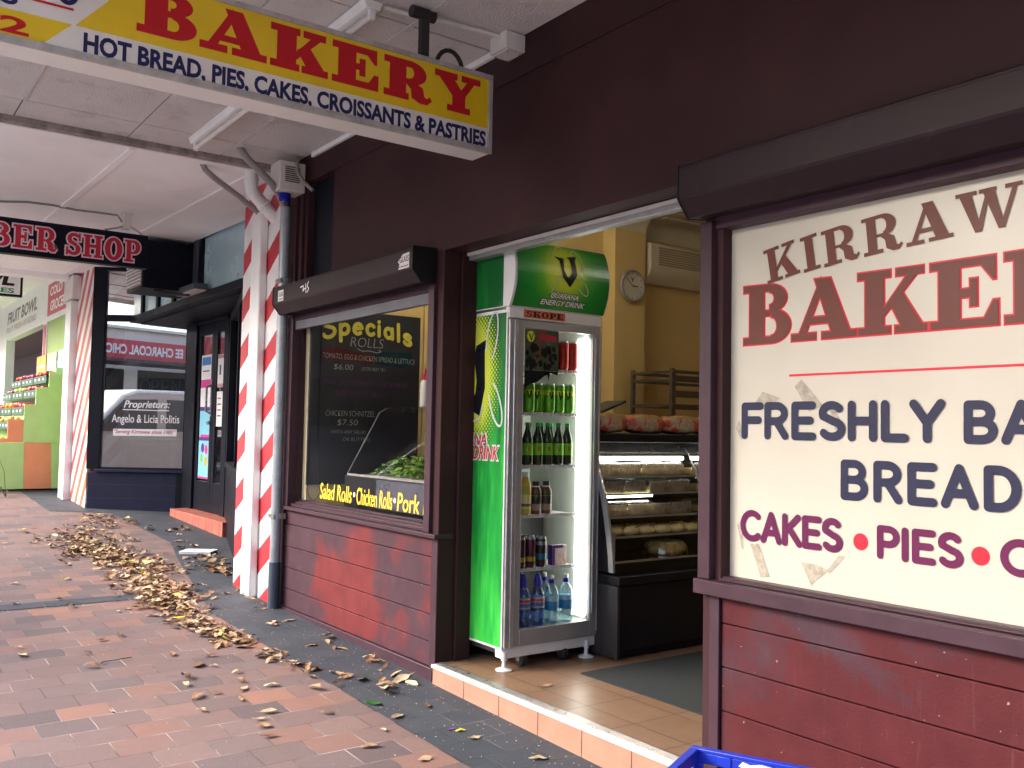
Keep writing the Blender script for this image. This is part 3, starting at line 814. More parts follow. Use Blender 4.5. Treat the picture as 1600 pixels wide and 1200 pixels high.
S_(tb, 'lettering', M['signred']); tb = MB()
m2 = [(-2.6, 2.898), (-2.062, 2.898)]
ribbon(tb, m2, .009, FX(SX-.0042), 0, False)
S_(tb, 'underline', M['signred'])
tb = MB()
text_in(tb, 'HOT BREAD, PIES, CAKES, CROISSANTS & PASTRIES', -2.025, -.226, 2.737, 2.826, FX(SX-.0042), .038)
S_(tb, 'lettering', M['navyvinyl']); tb = MB()
text_in(tb, 'S', -2.30, -2.245, 2.858, 2.93, FX(SX-.0042), .025)
S_(tb, 'lettering', M['navyvinyl']); tb = MB()
for q in range(1): tb.add([(SX-.0042+.0001, p[0], p[1]) for p in ell(-2.085, 2.955, .038, .045, 0, 345, 23) + ell(-2.085, 2.955, .02, .027, 345, 0, 23)], [[i, (i+1) % 24, 47-(i+1) % 24, 47-i] for i in range(24)])
S_(tb, 'lettering', M['navyvinyl'])
m = MB(); m.box(-3.75, -3.71, -.565, -.525, 3.104, 3.34); S_(m, 'hanging_rod', M['darkmetal'], bev=.003)
m = MB(); m.tube([(-3.73, -.615, 3.335), (-3.73, -.49, 3.335)], .028, 14); S_(m, 'pivot_bracket', M['darkmetal'])
m = MB(); m.box(-3.75, -3.71, -2.865, -2.825, 3.104, 3.355); S_(m, 'hanging_rod', M['darkmetal'], bev=.003)
m = MB(); m.tube([(-3.73, -.475+.0, 3.10)]+[(-3.73, -.475+.075*(1-cos(a)), 3.10+.10*sin(a)) for a in [pi*i/10 for i in range(1, 10)]]+[(-3.73, -.325, 3.09)], .011, 8)
S_(m, 'cable_loop', M['rubber'])

# conduit and junction box on the awning ceiling
cj = thing('junction_box', 'small square white junction box where the awning meets the dark wall', 'junction box', (-3.72, -.06, 3.3))
m = MB(); m.box(-3.80, -3.66, -.12, -.002, 3.27, 3.358); m.box(-3.79, -3.67, -.11, -.012, 3.262, 3.2695); m.build('box', M['offwhite'], cj, .006)
for p in ((-3.78, -.10), (-3.68, -.10), (-3.78, -.02), (-3.68, -.02)): MB().lathe(p[0], p[1], 3.258, [(.006, 0), (.006, .005)], 8).build('screw', M['steel'], cj)
tag(MB().tube([(-3.8, -.72, 3.345), (-3.79, -.6, 3.345), (-3.75, -.4, 3.345), (-3.72, -.12, 3.345)], .011, 8).build('electrical_conduit', M['offwhite']), 'thin pale conduit running from the batten light to the junction box', 'conduit')

# ================================================================== STRIPED PILLAR AND PIPES
pz = gz(-7.1)
pl = thing('striped_pillar', 'red and white diagonally striped pillar at the near side of the barber entrance', 'pillar', (-7.1, 0, pz))
m = MB(); m.box(-7.50, -6.735, -.03, .42, pz-.1, 3.327); m.build('shaft', M['stripe'], pl, .006)

m = MB(); m.box(-7.155, -6.96, -.095, -.031, pz, 3.07); m.build('cable_cover', M['white'], pl, .012)
m = MB(); m.tube([(-7.05, -.065, 3.05), (-7.06, -.10, 3.085), (-7.05, -.17, 3.12), (-7.01, -.25, 3.155), (-6.926, -.38, 3.19), (-6.864, -.50, 3.231), (-6.86, -.57, 3.28), (-6.863, -.593, 3.325)], .022, 10)
tag(m.build('flexible_conduit', M['greyflex']), 'grey flexible conduit curving from the awning to the white cover on the striped pillar', 'conduit')
m = MB(); m.tube([(-6.80, -.24, 3.33), (-6.80, -.24, 3.22), (-6.805, -.23, 3.17), (-6.82, -.19, 3.13), (-6.86, -.07, 3.045), (-6.88, -.01, 3.0)], .050, 18)
m.tube([(-6.80, -.24, 3.235), (-6.80, -.24, 3.265)], .056, 18); m.tube([(-6.838, -.136, 3.092), (-6.846, -.112, 3.075)], .056, 18)
tag(m.build('drain_pipe', M['white']), 'fat white elbowed drain pipe at the top of the striped pillar', 'pipe')
dp = thing('downpipe', 'grey galvanised pipe with dark base between striped pillar and specials window', 'pipe', (-6.60, -.075, gz(-6.6)))
m = MB(); m.tube([(-6.548, -.062, .40), (-6.548, -.062, 3.02)], .038, 20); m.build('upper_pipe', M['greypipe'], dp)
m = MB(); m.tube([(-6.548, -.062, gz(-6.6)-.02), (-6.548, -.062, .40)], .042, 20); m.build('pipe_base', M['pipebase'], dp)
for z in (.72, 2.45):
    m = MB(); m.box(-6.60, -6.495, -.1035, -.1005, z, z+.03); m.box(-6.52, -6.485, -.055, -.013, z-.005, z+.035); m.build('clip', M['steel'], dp)
m = MB(); m.tube([(-6.565, -.065, 3.0), (-6.54, -.085, 3.04), (-6.45, -.15, 3.078), (-6.37, -.25, 3.134), (-6.385, -.33, 3.208), (-6.40, -.42, 3.285), (-6.444, -.464, 3.37)], .026, 12)
tag(m.build('flexible_conduit', M['greyflex']), 'thick dark grey flexible conduit curving from the awning into the galvanised pipe', 'conduit')

al = thing('alarm_box', 'white louvred alarm box with blue strobe under the awning', 'alarm box', (-6.40, -.1, 3.1))
m = MB(); m.box(-6.50, -6.31, -.21, -.014, 3.085, 3.30); m.build('housing', M['offwhite'], al, .008)
m = MB()
for i in range(8): m.box(-6.3098, -6.306, -.17, -.06, 3.15+.015*i, 3.157+.015*i)
m.build('louvre', M['darkmetal'], al)
M['bluelens'] = flat('blue_lens', (.01, .015, .30), .2)
m = MB(); m.lathe(-6.41, -.13, 3.025, [(.03, 0), (.042, .006), (.045, .058)], 18); m.build('strobe', M['bluelens'], al)
m = MB(); m.tube([(-6.33, -.06, 3.34), (-6.29, -.09, 3.29), (-6.27, -.10, 3.22), (-6.24, -.06, 3.15), (-6.18, -.012, 3.08)], .013, 8)
tag(m.build('cable', M['greyflex']), 'thin grey cable looping past the alarm box down the dark wall', 'cable')

# ================================================================== CREAM BAKERY SIGN IN ITS FRAME
cs = thing('shop_sign', 'large cream sign board with brown, navy and plum lettering above the worn red boards', 'sign', (-1.2, .05, .86))
M['cream'] = paint('cream_board', (.53, .495, .405), .32, var=.04, scale=2.5, bump=.03, dirt=(7, .68, (.48, .42, .32), .3))
M['brownvinyl'] = flat('brown_vinyl', (.13, .034, .024), .4)
M['redvinyl'] = flat('red_vinyl', (.62, .02, .04), .4)
M['inkblue'] = flat('slate_blue_vinyl', (.018, .020, .052), .4)
M['plum'] = flat('plum_vinyl', (.11, .010, .06), .4)
M['tape'] = paint('old_tape', (.36, .32, .25), .7, var=.3, scale=40)
m = MB(); m.box(-2.386, 1.45, .05, .075, .848, 2.17); m.build('board', M['cream'], cs)
F = FY(.0495)
m = MB(); slab_word(m, 'BAKERY', -2.31, -.86, F, lambda u: 1.722, lambda u: .207+.012*((u+1.585)/.7)**2, .0055, T=.32, s=.11, gap=.03); m.build('lettering_outline', M['redvinyl'], cs)
F = FY(.0475)
m = MB(); slab_word(m, 'BAKERY', -2.31, -.86, F, lambda u: 1.722, lambda u: .207+.012*((u+1.585)/.7)**2, 0, T=.32, s=.11, gap=.03); m.build('lettering', M['brownvinyl'], cs); m = MB()
archb = lambda u: 1.945+.062*(1-((u+1.25)/.93)**2)
slab_word(m, 'KIRRAW', -2.20, -1.285, F, archb, lambda u: .128, 0, T=.27, s=.10, gap=.09, rot=lambda u: math.atan(-.124*(u+1.25)/.93**2)*1.4)
slab_word(m, 'EE', -1.24, -.96, F, archb, lambda u: .128, 0, T=.27, s=.10, gap=.09, rot=lambda u: math.atan(-.124*(u+1.25)/.93**2))
m.build('lettering', M['brownvinyl'], cs)
m = MB(); m.poly([(-2.104, .0492, 1.596), (-.9, .0492, 1.596), (-.9, .0492, 1.604), (-2.104, .0492, 1.604)])
m.build('red_rule', M['redvinyl'], cs)
for x in (-1.817, -1.42):
    m = MB(); m.poly([(p[0], .0492, p[1]) for p in ell(x, 1.04, .028, .028, 0, 345, 23)]); m.build('red_dot', M['redvinyl'], cs)
m = MB()

for wd_, a_, b_, z_, h_, w_, g_ in (('FRESHLY', -2.318, -1.53, 1.372, .132, .22, .06), ('BAKED', -1.468, -.90, 1.372, .126, .22, .06), ('BREAD', -1.892, -1.292, 1.175, .132, .21, .10)):
    m = MB(); stroke_word(m, wd_, a_, b_, F, z_, h_, w=w_, gap=g_); m.build('lettering', M['inkblue'], cs)
m = MB()
for wd_, a_, b_, h_, w_, g_ in (('CAKES', -2.318, -1.885, .113, .21, .02), ('PIES', -1.757, -1.472, .105, .22, .06), ('C', -1.362, -1.262, .105, .22, .06)):
    m = MB(); stroke_word(m, wd_, a_, b_, F, .995, h_, w=w_, gap=g_); m.build('lettering', M['plum'], cs)
m = MB()
m = MB()
def tri(pts): MB().poly([(p[0], .0485, p[1]) for p in pts]).build('tape_scrap', M['tape'], cs)
tri([(-2.275, .985), (-2.235, .99), (-2.185, .875), (-2.225, .868)])
tri([(-2.05, .945), (-1.985, .945), (-1.94, .93), (-1.99, .89), (-2.01, .87)])
tri([(-1.945, .93), (-1.90, .985), (-1.875, .985), (-1.935, .92)])
tri([(-2.335, 1.05), (-2.315, 1.07), (-2.305, .96), (-2.315, .965)])
tri([(-2.345, 1.41), (-2.33, 1.44), (-2.29, 1.38), (-2.32, 1.365)])
tri([(-2.26, 1.50), (-2.22, 1.545), (-2.14, 1.52), (-2.20, 1.49)])
tri([(-2.08, 1.56), (-2.05, 1.585), (-1.96, 1.49), (-2.02, 1.47)])
tri([(-1.945, 1.50), (-1.915, 1.49), (-1.88, 1.395), (-1.91, 1.40)])
# ================================================================== DRINKS FRIDGE
fr = thing('drinks_fridge', 'tall bright green drinks fridge with glass door just inside the bakery doorway', 'fridge', (-4.36, .54, .115))
def greenprint(name, seam, burst=None):
    t = NT(name)
    mp = t.node('ShaderNodeMapping'); mp.inputs['Scale'].default_value = (9, 9, 1.3); mp.inputs['Rotation'].default_value = (0, radians(14), 0); t.l.new(t.tc.outputs['Object'], mp.inputs[0])
    n = t.noise(1.5, 5, .6, mp.outputs[0])
    x, y, z = t.xyz()
    v = t.math('ADD', t.math('MULTIPLY', n, .9), t.math('MULTIPLY', z, -.22))
    c = t.ramp(v, [(.02, (.004, .10, .02)), (.24, (.010, .24, .035)), (.42, (.04, .44, .055)), (.66, (.13, .60, .08))])
    if burst:
        dx = t.math('DIVIDE', t.math('SUBTRACT', x, burst[0]), burst[2]); dz = t.math('DIVIDE', t.math('SUBTRACT', z, burst[1]), burst[3])
        d = t.math('SQRT', t.math('ADD', t.math('MULTIPLY', dx, dx), t.math('MULTIPLY', dz, dz)))
        a = t.math('SUBTRACT', t.math('FRACT', t.math('MULTIPLY', t.math('ADD', t.math('ADD', x, z), 40.0), 34.0)), .5)
        b = t.math('SUBTRACT', t.math('FRACT', t.math('MULTIPLY', t.math('ADD', t.math('SUBTRACT', x, z), 40.0), 34.0)), .5)
        r = t.math('SQRT', t.math('ADD', t.math('MULTIPLY', a, a), t.math('MULTIPLY', b, b)))
        dot = t.math('LESS_THAN', r, t.math('SUBTRACT', 1.12, t.math('MULTIPLY', d, .85)))
        soft = t.ramp(d, [(.35, 1), (.8, 0)])
        c = t.mix(t.math('MULTIPLY', dot, t.math('LESS_THAN', d, 1.25)), c, (.50, .60, .05))
        c = t.mix(soft, c, (.58, .62, .07))
    return t.fin(c, .3)
M['greenside'] = greenprint('green_print', 0)
M['greenburst'] = greenprint('green_print_with_burst', 0, (0.0, 1.58, .21, .40))
def headprint():
    t = NT('green_header_print')
    x, y, z = t.xyz()
    dy = t.math('SUBTRACT', y, .01); dz = t.math('SUBTRACT', z, 2.16)
    d = t.math('SQRT', t.math('ADD', t.math('MULTIPLY', dy, dy), t.math('MULTIPLY', dz, dz)))
    # halftone grid of the print
    a = t.math('MULTIPLY', t.math('ADD', y, z), 62.0); b = t.math('MULTIPLY', t.math('SUBTRACT', y, z), 62.0)
    a = t.math('SUBTRACT', t.math('FRACT', t.math('ADD', a, 100)), .5); b = t.math('SUBTRACT', t.math('FRACT', t.math('ADD', b, 300)), .5)
    r = t.math('SQRT', t.math('ADD', t.math('MULTIPLY', a, a), t.math('MULTIPLY', b, b)))
    dot = t.math('LESS_THAN', r, t.math('SUBTRACT', .58, t.math('MULTIPLY', d, 1.9)))
    c = t.ramp(d, [(.0, (.70, .78, .06)), (.10, (.50, .70, .04)), (.16, (.09, .42, .03)), (.24, (.014, .28, .035)), (.38, (.006, .16, .025))])
    c2 = t.ramp(d, [(.0, (.75, .80, .06)), (.13, (.50, .72, .05)), (.21, (.06, .38, .04)), (.33, (.008, .18, .03))])
    return t.fin(t.mix(dot, c, c2), .3)
M['greenhead'] = headprint()
M['fridgewhite'] = paint('fridge_white', (.66, .66, .65), .4, var=.05, scale=6, bump=0, dirt=(9, .66, (.4, .37, .33), .4))
M['fridgein'] = paint('fridge_inner', (.48, .52, .48), .4, var=.03, bump=0)
M['fridgeframe'] = paint('fridge_door_frame', (.34, .34, .34), .4, .4, var=.08, bump=0)
M['lime'] = flat('lime_vinyl', (.55, .60, .03), .35)
M['logoblack'] = flat('logo_black', (.008, .009, .012), .3)
M['logosilver'] = flat('logo_silver', (.55, .58, .58), .3)
M['logored'] = flat('logo_red', (.42, .02, .05), .35)
XB, XD, XF = -4.70, -4.085, -4.045
def Fb(mb, name, mat, bev=0, parent=None, label=None):
    o = mb.build(name, mat, parent or fr, bev)
    if label: o['label'] = label
    return o
m = MB()
m.box(XB, XB+.03, .212, .868, .222, 2.045)
m.box(XB+.0302, XD, .84, .868, .222, 2.045)
m.box(XB+.0302, XD, .212, .24, .222, 2.045)
m.box(XB+.0302, XD, .2402, .8398, .222, .305); m.box(XB+.0302, XD, .2402, .8398, 1.985, 2.045)
Fb(m, 'cabinet', M['fridgewhite'])
m = MB(); m.box(XB+.031, XB+.034, .245, .835, .306, 1.984); m.box(XB+.035, XD-.01, .8365, .8395, .306, 1.984); m.box(XB+.035, XD-.01, .2405, .2435, .306, 1.984); m.box(XB+.035, XD-.002, .244, .836, .3055, .3085)
Fb(m, 'inner_liner', M['fridgein'])
m = MB()
for y in (.262, .826):
    m.box(XD-.05, XD-.03, y-.006, y+.006, .32, 1.97)
    for i in range(60): m.box(XD-.0299, XD-.028, y-.003, y+.003, .34+.027*i, .352+.027*i)
Fb(m, 'shelf_upright', [M['fridgewhite']])
# side skin with its print
m = MB(); m.box(XB, -4.068, .2065, .2118, .234, 2.026); Fb(m, 'side_panel', M['greenburst'])
m = MB(); m.box(XB, -4.068, .2055, .2118, .222, .2335); m.box(-4.0675, XF-.012, .2055, .2118, .222, 2.026); Fb(m, 'side_trim', M['fridgewhite'], .001)
FS = lambda Y: (lambda u, v, d: (u, Y-d, v))
Q = FS(.2060)
m = MB()
put_poly(m, [(-4.52, 1.86), (-4.395, 1.835), (-4.37, 1.80), (-4.355, 1.86), (-4.245, 1.895), (-4.270, 1.83), (-4.262, 1.62), (-4.31, 1.465), (-4.40, 1.50), (-4.50, 1.6)], FS(.2056), 0)
Fb(m, 'logo', M['logoblack'])
m = MB()
put_poly(m, [(-4.42, 1.80), (-4.372, 1.79), (-4.345, 1.66), (-4.355, 1.59), (-4.40, 1.55), (-4.44, 1.60)], FS(.2052), 0)
Fb(m, 'logo_slot', M['lime'])
m = MB()
E1 = [(-4.27, 1.80), (-4.235, 1.76)]
pts = ell(-4.20, 1.90, .05, .135, -60, 215, 26); pts = [(p[0]+(p[1]-1.90)*.18, p[1]) for p in pts]; ribbon(m, pts, .011, FS(.2050), 0); Fb(m, 'logo_ring', M['logosilver']); m = MB()
pts = ell(-4.155, 1.53, .05, .12, -200, 70, 26); pts = [(p[0]-(p[1]-1.53)*.35, p[1]) for p in pts]; ribbon(m, pts, .013, FS(.2050), 60); Fb(m, 'logo_ring', M['logosilver']); m = MB()
ribbon(m, [(-4.40, 1.43), (-4.31, 1.447), (-4.272, 1.53)], .008, FS(.2050), 120)
Fb(m, 'logo_ring', M['logosilver'])
for (txt, a, b, c, d) in (('GUARANA', -4.64, -4.235, 1.305, 1.365), ('ENERGY DRINK', -4.69, -4.115, 1.225, 1.30)):
    m = MB(); text_in(m, txt, a-.006, b+.012, c-.008, d+.01, FS(.2055), .06, .25); Fb(m, 'lettering_outline', M['logosilver'])
    m = MB(); text_in(m, txt, a, b, c, d, FS(.2045), .02, .25); Fb(m, 'lettering', M['logored'])
# header (a lightbox whose front bellies out)
hx = lambda z: -4.045+.052*(1-((z-2.245)/.185)**2)
zz = [2.06+.37*i/16 for i in range(17)]
m = MB(); m.prism([(XB, 2.058)]+[(hx(z)-.004, z) for z in zz]+[(XB, 2.43)], 'Y', .208, .885); Fb(m, 'header_box', M['fridgewhite'])
m = MB()
for a, b in zip(zz[:-1], zz[1:]): m.poly([(hx(a), .222, a+.004), (hx(a), .878, a+.004), (hx(b), .878, b-.004 if b == zz[-1] else b+.004), (hx(b), .222, b-.004 if b == zz[-1] else b+.004)])
me_ = m; Fb(m, 'header_panel', M['greenhead'])
m = MB(); m.box(XB, -4.105, .2055, .2078, 2.064, 2.42); Fb(m, 'header_side_print', M['greenside'])
def HF(d0): return lambda u, v, d: (hx(v)+d0+d, u, v)
def hpoly(mb, pts, d0):      # subdivide in v so that flat artwork follows the curve
    z = min(p[1] for p in pts); top = max(p[1] for p in pts)
    while z < top:
        def clip(P, lim, keep):
            out = []
            for a, b in zip(P, P[1:]+P[:1]):
                ia, ib = keep(a[1], lim), keep(b[1], lim)
                if ia: out.append(a)
                if ia != ib:
                    f = (lim-a[1])/(b[1]-a[1]); out.append((a[0]+(b[0]-a[0])*f, lim))
            return out
        P = clip(clip(pts, z, lambda q, l: q >= l), z+.008, lambda q, l: q <= l)
        if len(P) > 2: mb.add([HF(d0)(p[0], p[1], 0) for p in P], [list(range(len(P)))])
        z += .008
m = MB(); hpoly(m, [(.482, 2.358), (.545, 2.352), (.540, 2.285), (.590, 2.205), (.585, 2.192), (.530, 2.245), (.512, 2.335)], .003); hpoly(m, [(.568, 2.362), (.642, 2.376), (.626, 2.345), (.634, 2.265), (.585, 2.192), (.562, 2.236), (.600, 2.275), (.588, 2.35)], .0034); Fb(m, 'logo', M['logoblack'])
m = MB()
for (cx, cz_, rx, rz, sh, a0, a1, k) in ((.50, 2.37, .03, .05, .5, 40, 250, 0), (.64, 2.345, .035, .06, -.3, -60, 150, 60), (.505, 2.20, .03, .06, .6, 120, 330, 120), (.655, 2.215, .035, .06, -.8, 200, 400, 180)):
    pts = [(p[0]+(p[1]-cz_)*sh, p[1]) for p in ell(cx, cz_, rx, rz, a0, a1, 18)]
    m = MB(); ribbon(m, pts, .006, HF(.008), k); Fb(m, 'logo_ring', M['logosilver'])
for (txt, a, b, c, d) in (('GUARANA', .46, .66, 2.125, 2.155), ('ENERGY DRINK', .40, .715, 2.085, 2.115)):
    m = MB(); text_in(m, txt, a-.004, b+.006, c-.003, d+.004, HF(.003), .08, .25); Fb(m, 'lettering_outline', M['logoblack'])
    m = MB(); text_in(m, txt, a, b, c, d, HF(.0042), .025, .25); Fb(m, 'lettering', M['whitevinyl'])
# white strip under the header and the name plate on it
m = MB(); m.box(XD, XF-.004, .212, .868, 1.998, 2.0575); Fb(m, 'top_rail', M['fridgewhite'], .003)
M['plate'] = flat('orange_plate', (.55, .13, .05), .4)
m = MB(); m.box(XF-.0039, XF-.001, .308, .597, 2.006, 2.05); Fb(m, 'name_plate', M['plate'])
m = MB(); slab_word(m, 'SKOPE', .322, .583, FX(XF-.0006), lambda u: 2.012, lambda u: .032, T=.36, s=.16, gap=.12); Fb(m, 'lettering', M['logoblack'])
# door
m = MB()
for (a, b, c, d) in ((.268, .312, .235, 1.99), (.806, .862, .235, 1.99), (.3122, .8058, .235, .322), (.3122, .8058, 1.948, 1.99)): m.box(XD+.004, XF, a, b, c, d)
door = Fb(m, 'door', M['fridgeframe'], .004)
m = MB(); m.box(XD+.018, XD+.024, .3121, .8059, .3221, 1.9479); Fb(m, 'door_glass', M['doorglass'], 0, door)
m = MB(); m.box(XF+.0004, XF+.012, .812, .824, .36, 1.93); m.box(XF+.0004, XF+.006, .852, .862, .26, 1.96); Fb(m, 'door_edge_strip', M['alu'], .002, door)
m = MB(); m.box(XD+.002, XF+.004, .2125, .239, .235, 1.99); m.box(XD+.002, XF+.012, .2395, .2665, .235, 1.99); Fb(m, 'hinge_rail', M['alu'], .003)
m = MB(); m.prism([(.212, .128+.0), (.212, .233), (.868, .233), (.868, .165), (.845, .135), (.80, .128)], 'X', XD-.03, XF-.012); 
m2_ = MB(); m2_.prism([(.212, .175), (.212, .233), (.868, .233), (.868, .19), (.852, .175)], 'X', XD-.04, XF-.012); Fb(m2_, 'base_rail', M['fridgewhite'], .004)
m = MB(); m.box(XB+.02, XD-.045, .23, .86, .19, .2218); Fb(m, 'base_tray', M['darkmetal'])
# feet and castors
for (x, y) in ((-4.062, .228), (-4.062, .80), (-4.66, .24), (-4.66, .83)):
    m = MB(); m.lathe(x, y, .1155, [(.045, 0), (.046, .005), (.03, .011), (.012, .016), (.010, .05), (.016, .05), (.016, .095)], 18); Fb(m, 'foot', M['fridgewhite'])
for (x, y) in ((-4.09, .36), (-4.085, .64)):
    t = MB(); t.tube([(x, y-.017, .155), (x, y+.017, .155)], .039, 22); c = Fb(t, 'castor', M['rubber'], .004)
    t = MB(); t.prism([(x-.03, .185), (x+.025, .185), (x+.012, .145), (x-.008, .145)], 'Y', y-.024, y-.0185); t.prism([(x-.03, .185), (x+.025, .185), (x+.012, .145), (x-.008, .145)], 'Y', y+.0185, y+.024); t.box(x-.03, x+.025, y-.024, y+.024, .1852, .189)
    Fb(t, 'castor_fork', M['steel'], 0, c)
# lamp inside, behind the right-hand door frame
M['lamp'] = glow('fridge_lamp', (1.0, .97, .88), 2.2)
m = MB(); m.box(XD-.07, XD-.012, .775, .836, .34, 1.93); Fb(m, 'lamp', M['lamp'], .008)
# wire shelves
SHZ = [1.737, 1.489, 1.194, .921, .628]
for z in SHZ:
    m = MB(); m.box(XB+.06, XD-.055, .25, .77, z-.006, z-.002)
    m.box(XD-.055, XD-.045, .25, .775, z-.016, z+.004)
    for i in range(26): m.tube([(XD-.0445, .255+.02*i, z-.012), (XD-.0425, .255+.02*i, z+.003)], .0035, 5)
    m.prism([(XD-.16, z-.016), (XD-.06, z-.016), (XD-.06, z-.03)], 'Y', .763, .768)
    Fb(m, 'shelf', M['fridgewhite'])
# promotional poster stuck inside the glass: a plain stand-in of the same colours
po = tag(MB().box(XF+.0006, XF+.0014, .315, .55, 1.72, 1.945).build('poster', paint('poster_print', (.045, .06, .03), .35, var=.75, scale=16, bump=0, dirt=(9, .5, (.22, .03, .03), .8))), 'dark green promotional poster stuck to the fridge door glass', 'poster')
def PO(mb, name, mat, loc=None):
    o = mb.build(name, mat, po)
LOC[po.name] = (0, 0, 0)
m = MB(); put_poly(m, ell(.355, 1.905, .026, .030, 0, 345, 20), FX(XF+.0016), 0); PO(m, 'emblem_glow', M['lime'])
m = MB(); put_poly(m, [(.338, 1.922), (.35, 1.919), (.358, 1.893), (.367, 1.921), (.375, 1.924), (.358, 1.877)], FX(XF+.0020), 0); PO(m, 'emblem', M['logoblack'])
m = MB(); put_poly(m, [(.42, 1.895), (.535, 1.885), (.535, 1.915), (.43, 1.922)], FX(XF+.0016), 0); PO(m, 'red_band', M['logored'])
m = MB()
rnd = random.Random(5)
for i in range(26):
    cy = rnd.uniform(.33, .53); cz_ = rnd.uniform(1.73, 1.85); put_poly(m, ell(cy, cz_, rnd.uniform(.008, .025), rnd.uniform(.01, .03), 0, 300, 6), FX(XF+.0016), i)
PO(m, 'dark_shapes', M['logoblack'])
# the poster's cut-out lower edge hanging below the sheet
m = MB(); put_poly(m, [(.315, 1.719), (.55, 1.719), (.545, 1.70), (.49, 1.71), (.485, 1.665), (.475, 1.70), (.45, 1.69), (.40, 1.655), (.36, 1.645), (.315, 1.62)], FX(XF+.001), 0); PO(m, 'lower_cutout', M['logoblack'])

# ------------------------------------------------------------------ drinks
def drink(name, label, cat, group, parts):
    t = thing(name, label, cat, (0, 0, 0), group)
    for pn_, mb, mat in parts: mb.build(pn_, mat, t)
    return t
def can_mb(r=.033, h=.165, n=20):
    return MB().lathe(0, 0, 0, [(r*.80, 0), (r*.86, .004), (r, .014), (r, h-.016), (r*.84, h-.004), (r*.84, h), (r*.78, h), (r*.76, h-.004)], n)
def canmat(name, base, band=None, metal=.35):
    t = NT(name)
    x, y, z = t.xyz()
    n = t.noise(30, 3)
    c = t.ramp(n, [(.3, tuple(v*.7 for v in base)), (.7, base)])
    if band:
        for (z0, z1, col) in band:
            c = t.mix(t.math('MULTIPLY', t.math('GREATER_THAN', z, z0), t.math('LESS_THAN', z, z1)), c, col)
    return t.fin(c, .28, metal)
M['cangreen'] = canmat('green_can', (.14, .50, .02), [(.10, .125, (.55, .60, .03)), (.155, .2, (.5, .52, .5))])
M['canred'] = canmat('red_can', (.55, .03, .02), [(.155, .2, (.5, .5, .5))])
M['canpurple'] = canmat('purple_can', (.10, .012, .04), [(.035, .06, (.45, .35, .02)), (.155, .2, (.3, .3, .3))])
M['canblack'] = canmat('black_can', (.03, .014, .014), [(.04, .075, (.02, .18, .30)), (.12, .14, (.25, .22, .2)), (.155, .2, (.3, .3, .3))])
M['cangloss'] = M['logoblack']
def vmark(r, z, s, ang):
    """black letter mark wrapped on a cylinder, facing ang"""
    def W_(u, v): a = ang+u/r; return (cos(a)*(r+.0006), sin(a)*(r+.0006), z+v)
    mb = MB()
    for P in ([(-.5, .5), (-.2, .46), (-.02, -.15), (.02, -.5), (-.12, -.42)], [(.02, -.5), (-.02, -.15), (.14, .1), (.12, .5), (.45, .55), (.36, -.1)]):
        mb.add([W_(p[0]*s, p[1]*s*1.4) for p in P], [list(range(len(P)))])
    return mb
g0 = drink('drink_can', 'green energy drink can on the second fridge shelf', 'can', 'green cans on the second fridge shelf', [('can_body', can_mb(), M['cangreen']), ('logo', vmark(.033, .095, .032, -.5), M['logoblack'])])
spots = [(-4.165, .355), (-4.15, .43), (-4.17, .505), (-4.15, .575), (-4.15, .645), (-4.15, .715), (-4.27, .36), (-4.27, .44), (-4.27, .51), (-4.27, .585), (-4.27, .66), (-4.36, .40), (-4.36, .48), (-4.36, .56), (-4.36, .64)]
first = True
for i, (x, y) in enumerate(spots):
    p = (x, y, 1.4935)
    if i == 0: g0.location = p
    else: dup(g0, p, rotz=random.uniform(-.5, .4))
r0 = drink('drink_can', 'red soft drink can on the top fridge shelf', 'can', 'red cans on the top fridge shelf', [('can_body', can_mb(), M['canred'])])
for i, (x, y) in enumerate([(-4.16, .60), (-4.15, .67), (-4.15, .738), (-4.26, .56), (-4.26, .63), (-4.26, .70), (-4.18, .53), (-4.36, .60), (-4.36, .67)]):
    if i == 0: r0.location = (x, y, 1.7415)
    else: dup(r0, (x, y, 1.7415), rotz=random.uniform(0, 6))
M['colaglass'] = paint('dark_bottle', (.012, .03, .008), .12, var=.1, bump=0)
M['greencap'] = flat('green_cap', (.03, .33, .04), .35)
M['limelabel'] = flat('lime_label', (.20, .55, .03), .35)
bprof = [(.026, 0), (.031, .006), (.031, .07), (.0305, .125), (.030, .14), (.022, .175), (.0135, .20), (.0125, .222)]
b0 = drink('drink_bottle', 'dark bottle with lime label and green cap on the third fridge shelf', 'bottle', 'green capped bottles on the third fridge shelf',
    [('bottle_body', MB().lathe(0, 0, 0, bprof, 20), M['colaglass']), ('bottle_label', MB().lathe(0, 0, .055, [(.0314, 0), (.0316, .001), (.0316, .066), (.0314, .067)], 20), M['limelabel']),
     ('cap', MB().lathe(0, 0, .215, [(.0145, 0), (.0148, .004), (.0145, .02), (.012, .022)], 16), M['greencap']), ('logo', vmark(.0318, .09, .022, -.45), M['logored'])])
for i, (x, y) in enumerate([(-4.16, .36), (-4.15, .425), (-4.155, .50), (-4.16, .575), (-4.15, .645), (-4.15, .71), (-4.25, .35), (-4.25, .43), (-4.25, .51), (-4.25, .60), (-4.25, .67)]):
    if i == 0: b0.location = (x, y, 1.1985)
    else: dup(b0, (x, y, 1.1985), rotz=random.uniform(-.3, .3))
M['juice'] = canmat('juice_bottle', (.72, .50, .06), [(.03, .11, (.75, .66, .30)), (.045, .06, (.12, .10, .05)), (.115, .15, (.45, .42, .05))], 0)
M['whitecap'] = flat('white_cap', (.75, .75, .73), .4)
